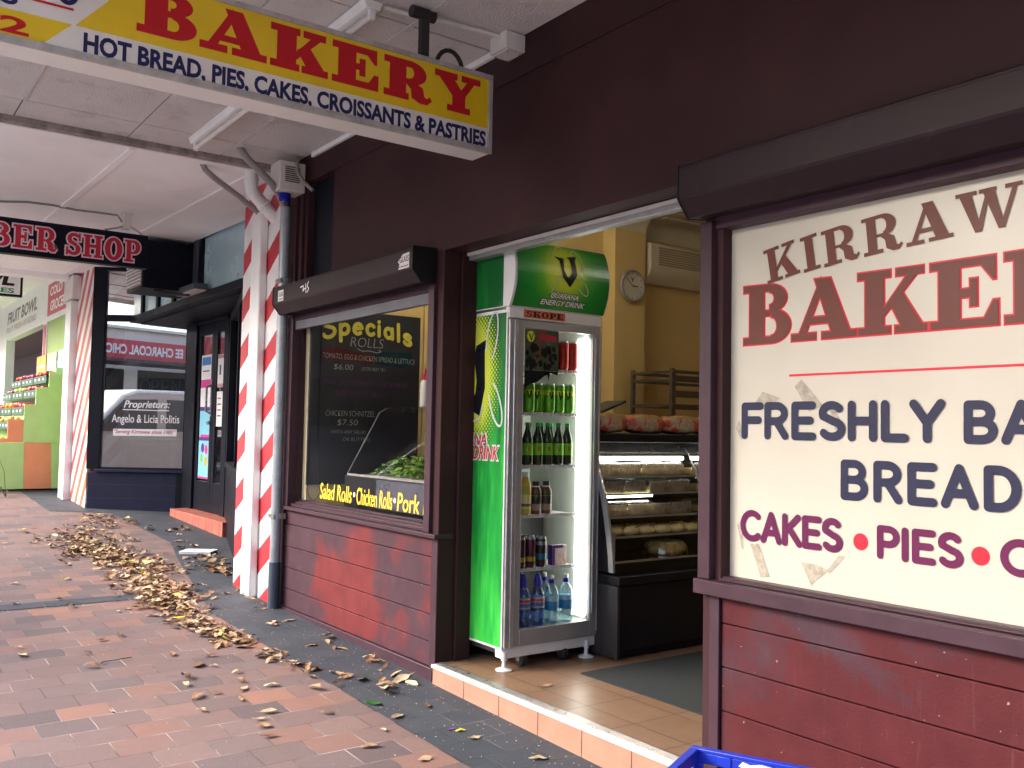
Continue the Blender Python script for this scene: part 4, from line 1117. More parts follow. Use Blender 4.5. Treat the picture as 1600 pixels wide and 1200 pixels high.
jb = drink('juice_bottle', 'tall yellow juice bottle with white cap on the fourth fridge shelf', 'bottle', None,
    [('bottle_body', MB().lathe(0, 0, 0, [(.03, 0), (.034, .005), (.034, .15), (.03, .175), (.017, .20), (.016, .212)], 20), M['juice']), ('cap', MB().lathe(0, 0, .208, [(.019, 0), (.019, .022), (.016, .024)], 16), M['whitecap'])])
jb.location = (-4.15, .415, .9255)
M['coffee'] = canmat('coffee_bottle', (.16, .045, .022), [(.02, .055, (.35, .28, .22)), (.06, .115, (.02, .018, .015)), (.10, .105, (.10, .22, .02))], 0)
M['darkcap'] = flat('dark_cap', (.02, .012, .012), .3)
c0 = drink('milk_drink_bottle', 'brown flavoured milk bottle with dark cap on the fourth fridge shelf', 'bottle', 'brown milk drink bottles on the fourth fridge shelf',
    [('bottle_body', MB().lathe(0, 0, 0, [(.028, 0), (.032, .006), (.033, .1), (.033, .125), (.024, .145), (.021, .15)], 20), M['coffee']), ('neck_band', MB().lathe(0, 0, .147, [(.0215, 0), (.0215, .01)], 16), M['whitecap']), ('cap', MB().lathe(0, 0, .156, [(.021, 0), (.021, .022), (.018, .025)], 16), M['darkcap'])])
c0.location = (-4.15, .49, .9255); dup(c0, (-4.15, .562, .9255), rotz=.5)
dup(c0, (-4.25, .45, .9255), rotz=2)
p0_ = drink('drink_can', 'purple energy drink can on the fifth fridge shelf', 'can', 'purple cans on the fifth fridge shelf', [('can_body', can_mb(.0325, .166), M['canpurple'])])
p0_.location = (-4.15, .385, .6325)
for q in ((-4.15, .455), (-4.235, .42), (-4.24, .49)): dup(p0_, (*q, .6325), rotz=random.uniform(0, 6))
k0_ = drink('drink_can', 'black energy drink can with blue band on the fifth fridge shelf', 'can', 'black cans on the fifth fridge shelf', [('can_body', can_mb(.0325, .166), M['canblack'])])
k0_.location = (-4.145, .527, .6325); dup(k0_, (-4.23, .51, .6325), rotz=1)
ct = thing('milk_carton', 'small white and purple drink carton alone on the right of the fifth fridge shelf', 'carton', (-4.15, .655, .6325), rotz=0)
M['cartonwhite'] = paint('carton_print', (.70, .55, .52), .45, var=.3, scale=28, bump=0, dirt=(22, .5, (.62, .07, .05), .8))
M['cartonpurple'] = flat('carton_purple', (.06, .02, .24), .45)
m = MB(); m.box(-4.175, -4.135, .605, .705, .6326, .745); m.build('carton_box', M['cartonwhite'], ct, .002)
m = MB(); m.box(-4.174, -4.136, .602, .6049, .633, .7448); m.box(-4.134, -4.1335, .605, .62, .634, .744); m.box(-4.134, -4.1335, .62, .68, .728, .744); m.build('carton_side', M['cartonpurple'], ct)
M['water'] = glass('water_bottle_plastic', (.72, .87, .95), .05, 1.4, .06)
M['waterblue'] = glass('blue_bottle_plastic', (.35, .50, .90), .05, 1.4, .06)
M['bluecap'] = flat('blue_cap', (.015, .03, .42), .35)
M['bluelabel'] = canmat('blue_label', (.03, .28, .62), [(.125, .2, (.35, .55, .7)), (.055, .072, (.02, .05, .25))], 0)
M['mixlabel'] = canmat('sports_label', (.45, .50, .58), [(.135, .15, (.55, .06, .06)), (.09, .1, (.6, .1, .1)), (.11, .13, (.1, .13, .35))], 0)
wprof = [(.03, 0), (.038, .006), (.040, .03), (.037, .05), (.040, .07), (.040, .16), (.034, .19), (.018, .215), (.014, .23)]
w0 = drink('water_bottle', 'clear water bottle with pale blue label and white cap on the fridge floor', 'bottle', 'clear water bottles on the fridge floor',
    [('bottle_body', MB().lathe(0, 0, 0, wprof, 20), M['water']), ('bottle_label', MB().lathe(0, 0, .075, [(.0404, 0), (.0406, .001), (.0406, .075), (.0404, .076)], 20), M['bluelabel']),
     ('collar', MB().lathe(0, 0, .222, [(.017, 0), (.017, .018), (.012, .022)], 16), M['bluecap']), ('cap', MB().lathe(0, 0, .245, [(.012, 0), (.013, .02), (.010, .024)], 16), M['whitecap'])])
w0.location = (-4.15, .615, .3095); dup(w0, (-4.15, .718, .3095), rotz=1); dup(w0, (-4.25, .64, .3095), rotz=2)
s0 = drink('water_bottle', 'blue tinted water bottle with tall blue sports cap at the bottom of the fridge', 'bottle', 'blue capped water bottles on the fridge floor',
    [('bottle_body', MB().lathe(0, 0, 0, wprof, 20), M['waterblue']), ('bottle_label', MB().lathe(0, 0, .10, [(.0404, 0), (.0406, .001), (.0406, .06), (.0404, .061)], 20), M['mixlabel']),
     ('cap', MB().lathe(0, 0, .215, [(.018, 0), (.022, .004), (.022, .035), (.014, .055), (.012, .07)], 18), M['bluecap'])])
s0.location = (-4.15, .415, .3095); dup(s0, (-4.145, .51, .3095), rotz=1); dup(s0, (-4.25, .46, .3095), rotz=2)
# ================================================================== DISPLAY CASE
dc = thing('display_case', 'black curved glass cake display case standing beyond the drinks fridge', 'display case', (-4.2, 1.8, .115))
CY0, CY1 = .86, 2.75
arcp = [(-4.16, 1.33), (-4.10, 1.265), (-4.04, 1.169), (-4.017, 1.108), (-3.988, 1.044), (-3.959, .938), (-3.929, .797), (-3.911, .691), (-3.905, .60)]
def D(mb, name, mat, bev=0, label=None, parent=None):
    o = mb.build(name, mat, parent or dc, bev)
    if label: o['label'] = label
    return o
m = MB(); m.box(-4.72, -3.885, CY0+.02, CY1, .165, .53); m.box(-4.70, -3.92, CY0+.05, CY1-.02, .116, .165); m.box(-4.72, -3.86, CY0, CY1, .531, .585)
D(m, 'base_cabinet', M['blackgloss'], .008)
m = MB(); m.box(-4.72, -3.868, CY0-.004, CY0+.0195, .13, .53); D(m, 'end_panel', M['darkmetal'], .004)
m = MB(); m.prism([(-4.72, .586)]+[(x-.012, z) for x, z in arcp[::-1]]+[(-4.72, 1.33)], 'Y', CY0+.004, CY0+.018); D(m, 'end_cheek', M['blackgloss'])
m = MB()
for y in (CY0-.004, 1.66):
    for a, b in zip(arcp[:-1], arcp[1:]):
        w_ = .04 if y < 1 else .008
        m.prism([(a[0], a[1]), (b[0], b[1]), (b[0]-w_, b[1]), (a[0]-w_, a[1])], 'Y', y, y+(.014 if y < 1 else .006))
    D(m, 'edge_trim', M['alu']); m = MB()
pass
m = MB()
for (y0, y1) in ((CY0+.02, 1.655), (1.67, CY1)):
    for a, b in zip(arcp[:-1], arcp[1:]): m.poly([(a[0], y0, a[1]), (b[0], y0, b[1]), (b[0], y1, b[1]), (a[0], y1, a[1])])
D(m, 'curved_glass', M['thinglass'])
m = MB(); m.box(-4.74, -4.06, CY0-.002, CY1, 1.331, 1.385); m.box(-4.74, -4.70, CY0, CY1, .586, 1.33); D(m, 'top_shelf', M['blackgloss'], .006)
m = MB(); m.prism([(-4.30, 1.305), (-4.15, 1.325), (-4.12, 1.27), (-4.30, 1.25)], 'Y', CY0+.03, CY1-.01); D(m, 'canopy_panel', M['steel'], 0)
M['caselamp'] = glow('case_lamp', (1.0, .97, .88), 3.6)
m = MB(); m.tube([(-4.115, CY0+.04, 1.235), (-4.115, 1.62, 1.235)], .012, 10); m.tube([(-4.115, 1.70, 1.235), (-4.115, CY1-.05, 1.235)], .012, 10); m.tube([(-4.06, CY0+.05, 1.017), (-4.06, 1.30, 1.017)], .010, 10); D(m, 'lamp', M['caselamp'])
M['shelfglass'] = glass('shelf_glass', (.80, .92, .88), .08, 1.2)
m = MB()
for (x, z) in ((-4.075, 1.13), (-4.04, 1.03), (-4.01, .90), (-3.975, .79), (-3.94, .655)):
    m.box(-4.69, x, CY0+.03, CY1-.02, z-.006, z)
D(m, 'glass_shelf', M['shelfglass'])
m = MB()
for (x, z) in ((-4.075, 1.13), (-4.04, 1.03), (-4.01, .90), (-3.975, .79), (-3.94, .655)): m.box(x+.0003, x+.006, CY0+.03, CY1-.02, z-.009, z+.003)
m.box(-3.95, -3.945, CY0+.03, CY0+.045, .62, .82)
D(m, 'shelf_edge', M['alu'])
M['plasticribs'] = (lambda t: t.fin(t.mix(t.math('MULTIPLY', t.ramp(t.math('FRACT', t.math('MULTIPLY', t.math('ADD', t.xyz()[1], t.xyz()[0]), 60)), [(.3, 0), (.5, 1)]), .5), t.ramp(t.noise(18, 3), [(.35, (.26, .15, .07)), (.5, (.50, .42, .32)), (.7, (.62, .58, .52))]), (.7, .7, .68)), .2))(NT('ribbed_clear_pack'))
M['cake'] = paint('sponge_cake', (.50, .30, .10), .7, var=.5, scale=14, bump=.3)
M['icing'] = paint('icing', (.68, .52, .24), .6, var=.3, scale=11, bump=.3)
# ribbed cake packs and trays of buns on the shelves: every pack is a thing
def pack(x, y, z, w, d, h, label, group):
    t = thing('cake_pack', label, 'cake pack', (x, y, z), group)
    m = MB(); m.prism([(-w/2, 0), (w/2, 0), (w/2-.012, h*.45), (-w/2+.012, h*.45)], 'Y', -d/2, d/2); m.build('cake', M['cake'], t, .006, local=True)
    m = MB(); m.prism([(-w/2-.006, .0005), (w/2+.006, .0005), (w/2-.008, h*.8), (w/2-.03, h), (-w/2+.03, h), (-w/2+.008, h*.8)], 'Y', -d/2-.006, d/2+.006)
    m.build('clear_lid', M['clear'], t, .004, local=True)
    m = MB()
    n = int(d/.012)
    for i in range(n): m.box(w/2-.004, w/2+.004, -d/2+.012*i, -d/2+.012*i+.003, .003, h*.78)
    m.build('lid_rib', M['clearrib'], t, local=True)
    return t
M['clearrib'] = paint('clear_rib', (.36, .29, .20), .3, var=.45, scale=30, bump=0)
tops = [(-4.19, 1.1302, 'top'), (-4.15, 1.0302, 'second'), (-4.12, .9002, 'third')]
for (x, z, nm) in tops:
    gname = 'cake packs on the %s shelf of the display case' % nm
    base = None
    for i, y in enumerate([.985, 1.168, 1.352, 1.535, 1.80, 2.0, 2.25, 2.5]):
        lab = 'clear ribbed pack of sponge cake on the %s glass shelf of the display case' % nm
        if base is None: base = pack(x, y, z, .19, .168, .088, lab, gname)
        else: dup(base, (x+random.uniform(-.015, .01), y, z), rotz=random.uniform(-.06, .06))
def bun(x, y, z, base=[]):
    if not base:
        t = thing('bread_bun', 'glazed yellow bun on the fourth shelf of the display case', 'bun', (x, y, z), 'buns in the display case')
        m = MB(); m.ball((0, 0, .022), .05, 14, 8, (.8, 1.25, .55)); m.build('crust', M['icing'], t, local=True)
        m = MB()
        for k in range(3): m.ball((.012*(k-1), .03*(k-1), .046), .012, 8, 5, (1, 1.4, .5))
        m.build('topping', M['cake'], t, local=True); base.append(t)
    else: dup(base[0], (x, y, z), rotz=random.uniform(-.4, .4))
for y in [.97, 1.10, 1.23, 1.36, 1.49, 1.60, 1.75, 1.9, 2.05]:
    for x in (-4.03, -4.14): bun(x, y+random.uniform(-.01, .01), .7902)
rc = thing('ring_cake', 'large glazed ring cake under a clear lid on the bottom shelf of the display case', 'cake', (-4.08, 1.44, .6552))
m = MB()
n = 22
for i in range(n):
    a = 2*pi*i/n; m.ball((cos(a)*.075, sin(a)*.095, .04), .042, 8, 6)
m.build('cake_ring', M['cake'], rc, local=True)
m = MB(); m.lathe(0, 0, 0, [(.14, 0), (.135, .05), (.11, .085), (.05, .1), (.001, .102)], 28); m.build('clear_lid', M['clear'], rc, local=True)
# bread bags on the top
def bagmat():
    t = NT('printed_bread_bag')
    n = t.noise(9, 3, .5, dist=.5); n2 = t.noise(22, 5, .7)
    c = t.ramp(n2, [(.3, (.30, .17, .075)), (.5, (.45, .31, .19)), (.7, (.55, .44, .34))])
    c = t.mix(t.ramp(n, [(.57, 0), (.60, 1)]), c, (.55, .07, .03))
    g = t.ramp(t.xyz()[2], [(.085, 0), (.11, 1)])
    c = t.mix(t.math('MULTIPLY', g, .7), c, (.58, .33, .06))
    t.bump(t.noise(26, 6, .7, dist=1.2), .9, .02)
    return t.fin(c, .14, 0, .8)
M['bag'] = bagmat()
rnd = random.Random(11)
def bagmesh(seed):
    rr = random.Random(seed); m = MB(); nu, nv = 18, 14; L, Wd, Hh = .30, .16, .118
    V = []
    for i in range(nv+1):
        v = i/nv; e = max(.02, sin(pi*v))**.28 if v < .5 or True else 1
        for k in range(nu):
            a = 2*pi*k/nu; ca, sa = cos(a), sin(a)
            sq = (abs(ca)**5+abs(sa)**5)**(-.2)
            j = 1+rr.uniform(-.06, .06)
            V.append((ca*sq*Wd/2*e*j, (v-.5)*L, Hh/2+sa*sq*Hh/2*e*j))
    F_ = [(i*nu+k, i*nu+(k+1) % nu, (i+1)*nu+(k+1) % nu, (i+1)*nu+k) for i in range(nv) for k in range(nu)] + [list(range(nu)), [nv*nu+k for k in range(nu)]]
    m.add(V, F_)
    t = MB(); t.tube([(0, L/2-.01, Hh*.55), (.01, L/2+.02, Hh*.6), (.0, L/2+.05, Hh*.75)], [.03, .010, .03], 9)
    return m, t
for i, (x, y, a) in enumerate([(-4.17, 1.02, .1), (-4.18, 1.33, .0), (-4.17, 1.64, -.15), (-4.19, 1.93, .1), (-4.18, 2.22, 0), (-4.38, 1.15, .1), (-4.4, 1.6, .0)]):
    t = thing('bread_bag', ['nearest bag of sliced bread on top of the display case, against the fridge', 'second bag of sliced bread from the fridge on top of the display case', 'third bag of sliced bread from the fridge on top of the display case', None, None, None, None][i] or 'bag of sliced bread further back on top of the display case', 'bread', (x, y, 1.385), 'bags of sliced bread on the display case', a)
    b_, t2 = bagmesh(i); b_.build('wrapped_loaf', M['bag'], t, local=True, sharp=70); t2.build('bag_neck', M['bag'], t, local=True)
# dark tilted tray behind the bread
dt = thing('baking_tray', 'dark baking tray leaning tilted behind the bread bags', 'tray', (-4.55, 1.35, 1.386))
m = MB(lambda p: (p[0], p[1], p[2])); m.prism([(1.02, 1.44), (1.06, 1.46), (1.46, 1.60), (1.46, 1.585), (1.06, 1.44)], 'X', -4.66, -4.46); m.build('tray_sheet', M['darkmetal'], dt, .003)
m = MB(); m.prism([(1.25, 1.386), (1.28, 1.386), (1.30, 1.53), (1.27, 1.52)], 'X', -4.60, -4.52); m.build('stand', M['darkmetal'], dt)

# bread rack against the wall
rk = thing('bread_rack', 'brown metal frame bread rack standing at the back wall of the shop', 'rack', (-5.8, 3.6, .115))
m = MB()
for y in (3.05, 3.56, 4.07):
    m.box(-5.62, -5.59, y-.02, y+.02, .116, 1.95); m.box(-6.10, -6.07, y-.02, y+.02, .116, 1.95)
M['rackmetal'] = paint('rack_metal', (.13, .105, .085), .45, .4, var=.15)
m.build('upright', M['rackmetal'], rk, .003)
m = MB()
for z in (1.92, 1.85, 1.63, 1.2, .8, .4):
    for x in (-5.589, -6.069): m.box(x, x+.012, 3.03, 4.09, z-.014, z+.014)
    for y in (3.03, 4.07): m.box(-6.066, -5.622, y, y+.02, z-.012, z+.012)
m.box(-5.588, -5.58, 3.07, 4.05, 1.70, 1.76)
m.build('rail', M['rackmetal'], rk, .002)

# wall clock
ck = thing('wall_clock', 'round grey rimmed wall clock on the yellow pillar showing about eight minutes to three', 'clock', (-6.19, 3.115, 2.73))
def lx(cx, cy, cz, prof, n=32):      # turned shape whose axis is X
    return MB(lambda p: (cx+p[2], cy+p[0], cz+p[1])).lathe(0, 0, 0, prof, n)
M['greyrim'] = flat('grey_plastic', (.30, .28, .26), .4)
lx(-6.199, 3.115, 2.73, [(.135, 0), (.15, .01), (.152, .03), (.14, .042), (.131, .040), (.131, .02)], 40).build('rim', M['greyrim'], ck)
M['dial'] = flat('clock_dial', (.62, .60, .52), .5)
lx(-6.199, 3.115, 2.73, [(.1305, .019), (.1305, .022)], 40).build('dial', M['dial'], ck)
m = MB()
for i in range(12):
    a = i*pi/6; r0, r1 = .108, .122
    ribbon(m, [(3.115+sin(a)*r0, 2.73+cos(a)*r0), (3.115+sin(a)*r1, 2.73+cos(a)*r1)], .007, FX(-6.1765), i*3, False)
m.build('hour_mark', M['logoblack'], ck)
m = MB(); put_poly(m, [(3.095, 2.815), (3.108, 2.81), (3.117, 2.785), (3.128, 2.81), (3.14, 2.816), (3.117, 2.762)], FX(-6.1765), 0); m.build('logo', M['logoblack'], ck)
m = MB()
ribbon(m, [(3.115, 2.73), (3.115-.068, 2.73+.062)], .008, FX(-6.174), 0)
m.build('minute_hand', M['logoblack'], ck)
m = MB(); ribbon(m, [(3.115, 2.73), (3.115+.06, 2.73-.004)], .010, FX(-6.173), 0); m.build('hour_hand', M['logoblack'], ck)

# air conditioner
ac = thing('air_conditioner', 'cream wall split air conditioner below the cornice beside the wall clock', 'air conditioner', (-6.2, 3.9, 2.95))
m = MB(); m.prism([(-6.379, 2.80), (-6.379, 3.17), (-6.20, 3.17), (-6.17, 3.15), (-6.17, 2.93), (-6.20, 2.86), (-6.28, 2.80)], 'Y', 3.34, 4.35); m.build('body', M['cornice'], ac, .01)
m = MB(); m.box(-6.1695, -6.163, 3.44, 4.25, 2.96, 3.13); m.build('front_grille', M['acgrille'] if 'acgrille' in M else M.setdefault('acgrille', paint('ac_grille', (.33, .27, .17), .6, var=.1)), ac, .002)
m = MB()
for i in range(7): m.box(-6.1629, -6.160, 3.445, 4.245, 2.972+.022*i, 2.978+.022*i)
m.build('louvre', M['cornice'], ac)

# entrance mat
m = MB(); m.box(-3.79, -2.2, .53, 1.62, .1155, .122)
mt = m.build('door_mat', M['mat']); tag(mt, 'dark grey green ribbed mat on the terracotta tiles in the doorway', 'mat')

# lamp on the shop ceiling (its reflection shows in the specials window)
M['shoptube'] = glow('shop_tube', (1.0, .92, .78), 16)
for (x, y, lab) in ((-5.3, 1.1, 'fluorescent batten on the shop ceiling behind the specials window'), (-2.2, 2.8, 'fluorescent batten on the shop ceiling over the doorway side')):
    t = thing('ceiling_light', lab, 'light fitting', (x, y, 3.35), 'shop ceiling lights')
    m = MB(); m.box(x-.62, x+.62, y-.05, y+.05, 3.30, 3.354); m.build('batten', M['white'], t, .004)
    m = MB(); m.tube([(x-.59, y, 3.28), (x+.59, y, 3.28)], .018, 12); m.build('tube', M['shoptube'], t)

# ================================================================== SPECIALS BOARD AND SALAD COUNTER
sb = thing('specials_board', 'tall black specials chalkboard with yellow heading inside the window', 'chalkboard', (-6.37, .55, .97))
XB_ = -6.352
m = MB(); m.box(-6.379, XB_-.001, .085, 1.005, .968, 2.268); m.build('board', paint('chalkboard', (.010, .010, .016), .45, var=.4, scale=3, bump=0), sb, .003)
m = MB(); m.box(XB_-.001, XB_+.008, .165, .170, .968, 2.268); m.build('frame_edge', M['darkmetal'], sb)
BF = FX(XB_)
M['heading'] = paint('heading_yellow', (.62, .56, .06), .6, var=.15, scale=30, bump=0)
m = MB(); stroke_word(m, 'Specials', .175, .925, BF, 2.05, .132, LOW, w=.22, gap=.10, basef=lambda u: .045-.42*(u-.53)**2); m.build('lettering', M['heading'], sb)
M['chalk'] = flat('chalk', (.30, .30, .29), .9); M['chalkred'] = flat('red_chalk', (.20, .03, .03), .9); M['chalkpurple'] = flat('purple_chalk', (.13, .03, .12), .9); M['chalkteal'] = flat('teal_chalk', (.02, .08, .09), .9)
M['smear_red'] = flat('red_chalk_smear', (.085, .014, .012), .9); M['smear_teal'] = flat('teal_chalk_smear', (.008, .03, .04), .9)
m = MB(); put_poly(m, [(.175, 1.90), (.175, 1.975), (.3, 1.985), (.42, 1.965), (.5, 1.955), (.60, 1.945), (.62, 1.90), (.57, 1.875), (.4, 1.885)], BF, 0); m.build('chalk_smear', M['smear_red'], sb)
m = MB(); put_poly(m, [(.60, 1.98), (.72, 1.975), (.93, 1.985), (.94, 1.90), (.84, 1.86), (.62, 1.88)], BF, 0); m.build('chalk_smear', M['smear_teal'], sb)
m = MB(); text_in(m, 'ROLLS', .40, .68, 2.00, 2.072, BF, -.012, .15, k=8); m.build('chalk_writing', M['chalk'], sb)
m = MB(); ribbon(m, [(.46, 1.985), (.50, 1.97), (.56, 1.975), (.63, 1.965), (.66, 1.975), (.64, 1.985)], .006, BF, 8); m.build('chalk_flourish', M['chalk'], sb)
m = MB(); text_in(m, 'TOMATO, EGG & CHICKEN SPREAD & LETTUCE', .18, .96, 1.895, 1.94, BF, -.012, .1, k=8, warp=lambda u: -.01*(u-.18)); m.build('chalk_writing', M['chalk'], sb)
m = MB(); text_in(m, '$6.00', .27, .43, 1.815, 1.862, BF, -.01, .1, k=8); m.build('chalk_writing', M['chalk'], sb)
m = MB(); text_in(m, '(EXTRA MEAT +$1)', .50, .70, 1.815, 1.85, BF, -.012, .1, k=8); m.build('chalk_writing', M['chalk'], sb)
m = MB(); text_in(m, 'CHICKEN SCHNITZEL', .215, .62, 1.475, 1.515, BF, -.012, .1, k=8); m.build('chalk_writing', M['chalk'], sb)
m = MB(); text_in(m, '$7.50', .31, .48, 1.40, 1.45, BF, -.01, .1, k=8); m.build('chalk_writing', M['chalk'], sb)
m = MB(); text_in(m, '(WITH ANY SALAD', .26, .55, 1.335, 1.37, BF, -.014, .1, k=8); m.build('chalk_writing', M['chalk'], sb)
m = MB(); text_in(m, 'OR BUTTER)', .36, .58, 1.28, 1.315, BF, -.014, .1, k=8); m.build('chalk_writing', M['chalk'], sb)
m = MB(); text_in(m, 'PORK OR CHICKEN, CHEESE & SALAD', .19, .90, 1.70, 1.745, BF, -.012, .1, k=8); m.build('chalk_writing', M['chalkpurple'], sb)
m = MB(); text_in(m, '$6.50 (LARGE +$1)', .29, .66, 1.62, 1.665, BF, -.012, .1, k=8); m.build('chalk_writing', M['chalkpurple'], sb)
m = MB().tube([(-6.35, .17, 1.0)]+[(-6.33, .13+.045*cos(a), .93-.07*sin(a)) for a in [pi*i/10 for i in range(11)]]+[(-6.345, .085, 1.0)], .0025, 6)
tag(m.build('blind_cord', M['darkmetal']), 'thin cord hanging in a loop below the specials chalkboard', 'cord')

sc = thing('salad_counter', 'black salad counter with a curved glass top behind the window', 'counter', (-5.2, .5, .115))
m = MB(); m.box(-6.02, -4.47, .221, .80, .116, 1.055); m.build('cabinet', M['blackgloss'], sc, .006)
M['greydrape'] = paint('counter_front', (.09, .09, .12), .3, var=.3, scale=5, bump=0)
m = MB(); m.box(-5.53, -4.48, .213, .2208, .86, 1.045); m.build('front_panel', M['greydrape'], sc)
prof = [(.225, 1.072)]+[(.225+.30*t_/8.0*.78, 1.072+.42*(t_/8.0)) for t_ in range(1, 8)]+[(.46, 1.50), (.52, 1.535), (.60, 1.545), (.75, 1.545)]
m = MB()
for a, b in zip(prof[:-1], prof[1:]): m.poly([(-5.98, a[0], a[1]), (-4.50, a[0], a[1]), (-4.50, b[0], b[1]), (-5.98, b[0], b[1])])
m.build('curved_glass', M['thinglass'], sc)
m = MB()
for a, b in zip(prof[:-1], prof[1:]): m.prism([(a[0], a[1]), (b[0], b[1]), (b[0]+.006, b[1]-.003), (a[0]+.006, a[1]-.003)], 'X', -5.985, -5.981)
m.box(-5.98, -4.50, .222, .228, 1.0555, 1.071)
m.build('glass_edge', M['greyflex'], sc)
m = MB()
for x in (-5.2,): m.box(x-.012, x+.012, .50, .524, 1.08, 1.53); m.box(x-.16, x+.25, .48, .54, 1.40, 1.42)
m.build('glass_support', M['alu'], sc, .002)
m = MB(); m.box(-5.95, -4.52, .25, .78, 1.0555, 1.062); m.build('deck', M['steel'], sc)
# trays of salad: shredded lettuce
lm = paint('lettuce', (.16, .33, .04), .6, var=.6, scale=18, bump=0, dirt=(9, .55, (.45, .50, .18), .7))
def lettuce(name, x0, x1, y0, y1, z, n, label, mat, seed):
    t = thing(name, label, 'salad tray', ((x0+x1)/2, (y0+y1)/2, z), 'trays in the salad counter')
    m = MB(); m.box(x0, x1, y0, y1, z, z+.012); m.build('tray', M['steel'], t)
    rr = random.Random(seed); m = MB()
    for i in range(n):
        x = rr.uniform(x0+.02, x1-.02); y = rr.uniform(y0+.02, y1-.02); zz_ = z+.014+rr.uniform(0, .13)*(1-abs(2*(x-x0)/(x1-x0)-1)**2)
        s_ = rr.uniform(.010, .026); a = rr.uniform(0, 6.3); b = rr.uniform(-.9, .9)
        ux = Vector((cos(a), sin(a), 0)); vx = Vector((-sin(a)*cos(b), cos(a)*cos(b), sin(b)))
        c = Vector((x, y, zz_)); m.add([c-ux*s_, c-vx*s_*.5, c+ux*s_+Vector((0, 0, .01)), c+vx*s_*.6], [(0, 1, 2, 3)])
    m.build('salad', mat, t, recalc=False)
lettuce('salad_tray', -5.72, -5.05, .24, .74, 1.063, 900, 'tray heaped with shredded green lettuce at the end of the salad counter under the chalkboard', lm, 1)
lettuce('salad_tray', -5.03, -4.56, .24, .74, 1.063, 650, 'tray heaped with mixed green salad near the window post', paint('mixed_salad', (.22, .36, .06), .6, var=.7, scale=14, bump=0, dirt=(8, .55, (.5, .4, .2), .7)), 2)
# sauce bottle on the counter top
sbt = thing('sauce_bottle', 'white squeeze bottle with red nozzle on the salad counter', 'bottle', (-5.61, .62, 1.546))
m = MB(); m.lathe(-5.61, .62, 1.546, [(.03, 0), (.034, .006), (.034, .15), (.030, .17), (.022, .185)], 20); m.build('bottle_body', M['offwhite'], sbt)
m = MB(); m.lathe(-5.61, .62, 1.731, [(.026, 0), (.026, .02), (.010, .04), (.007, .075), (.003, .085)], 16); m.build('nozzle', M['logored'], sbt)
# ================================================================== BARBER SHOP
bs = thing('barber_building', 'black painted barber shop with recessed entrance and large lettered window', 'building', (-10.5, .8, gz(-10.5)))
def Bb(mb, name, mat, bev=0, label=None, parent=None):
    o = mb.build(name, mat, parent or bs, bev)
    if label: o['label'] = label
    return o
P0 = (-13.07, -.02); DD = (.588, .809); NN = (.809, -.588)
def SP(p): return (P0[0]+DD[0]*p[0]+NN[0]*p[1], P0[1]+DD[1]*p[0]+NN[1]*p[1], p[2])
def SF(out): return lambda u, v, d: SP((u, out+d, v))
m = MB(SP); m.box(.0, 1.16, -.10, 0, .05, .76); m.box(.10, 1.26, -.10, .03, .7602, .80)
for (a, z) in ((0, .40), (0, .58)): pass
Bb(m, 'stall_wall', M['navy'], .006)
m = MB(SP)
for z in (.42, .60): m.box(.02, 1.14, .0003, .0012, z, z+.004)
M['navyjoint'] = flat('pale_joint', (.05, .05, .075), .7)
Bb(m, 'mortar_line', M['navyjoint'])
m = MB(SP)
m.box(-.02, .15, -.10, .012, .801, 3.46); m.box(1.225, 1.34, -.10, .012, .801, 2.76)
m.box(1.161, 1.34, -.10, .004, .05, .7598)
m.box(.1502, 1.2248, -.08, .006, 2.735, 2.82); m.box(.1502, .9, -.08, .006, 3.40, 3.46); m.box(.56, .60, -.08, .005, 2.8202, 3.3998)
m.box(.1502, 1.2248, -.06, .004, .801, .825)
Bb(m, 'window_frame', M['black'], .004)
m = MB(SP); m.box(.151, 1.224, -.035, -.028, .826, 2.734)
wg = Bb(m, 'window_glass', M['barberglass'])
m = MB(SP); m.box(.151, .559, -.035, -.028, 2.8205, 3.3995); Bb(m, 'transom_glass', M['barberglass'])
m = MB(SP); m.box(.20, .54, -.06, -.045, 2.83, 3.06); Bb(m, 'pale_sign', paint('pale_yellow_card', (.55, .55, .35), .6, var=.2, scale=8))
# lettering on the window
m = MB()
text_in(m, 'Proprietors:', .425, 1.035, 1.575, 1.70, SF(-.0265), .018, .32)
ribbon(m, [(.415, 1.578), (1.02, 1.572)], .012, SF(-.0262), 0, False)
text_in(m, 'Angelo & Licia Politis', .275, 1.16, 1.375, 1.515, SF(-.0265), .006, 0)
Bb(m, 'lettering', M['whitevinyl'], parent=wg)
m = MB(SP); m.poly([(.30, -.0268, 1.235), (1.13, -.0268, 1.24), (1.13, -.0268, 1.33), (.30, -.0268, 1.325)]); Bb(m, 'lettering_strip', M['whitevinyl'], parent=wg)
m = MB(); text_in(m, '"Serving Kirrawee since 1985"', .315, 1.115, 1.250, 1.318, SF(-.0258), .012, .35); Bb(m, 'lettering', M['logored'], parent=wg)
M['neontube'] = paint('unlit_tube', (.45, .48, .5), .3, var=.05, bump=0)
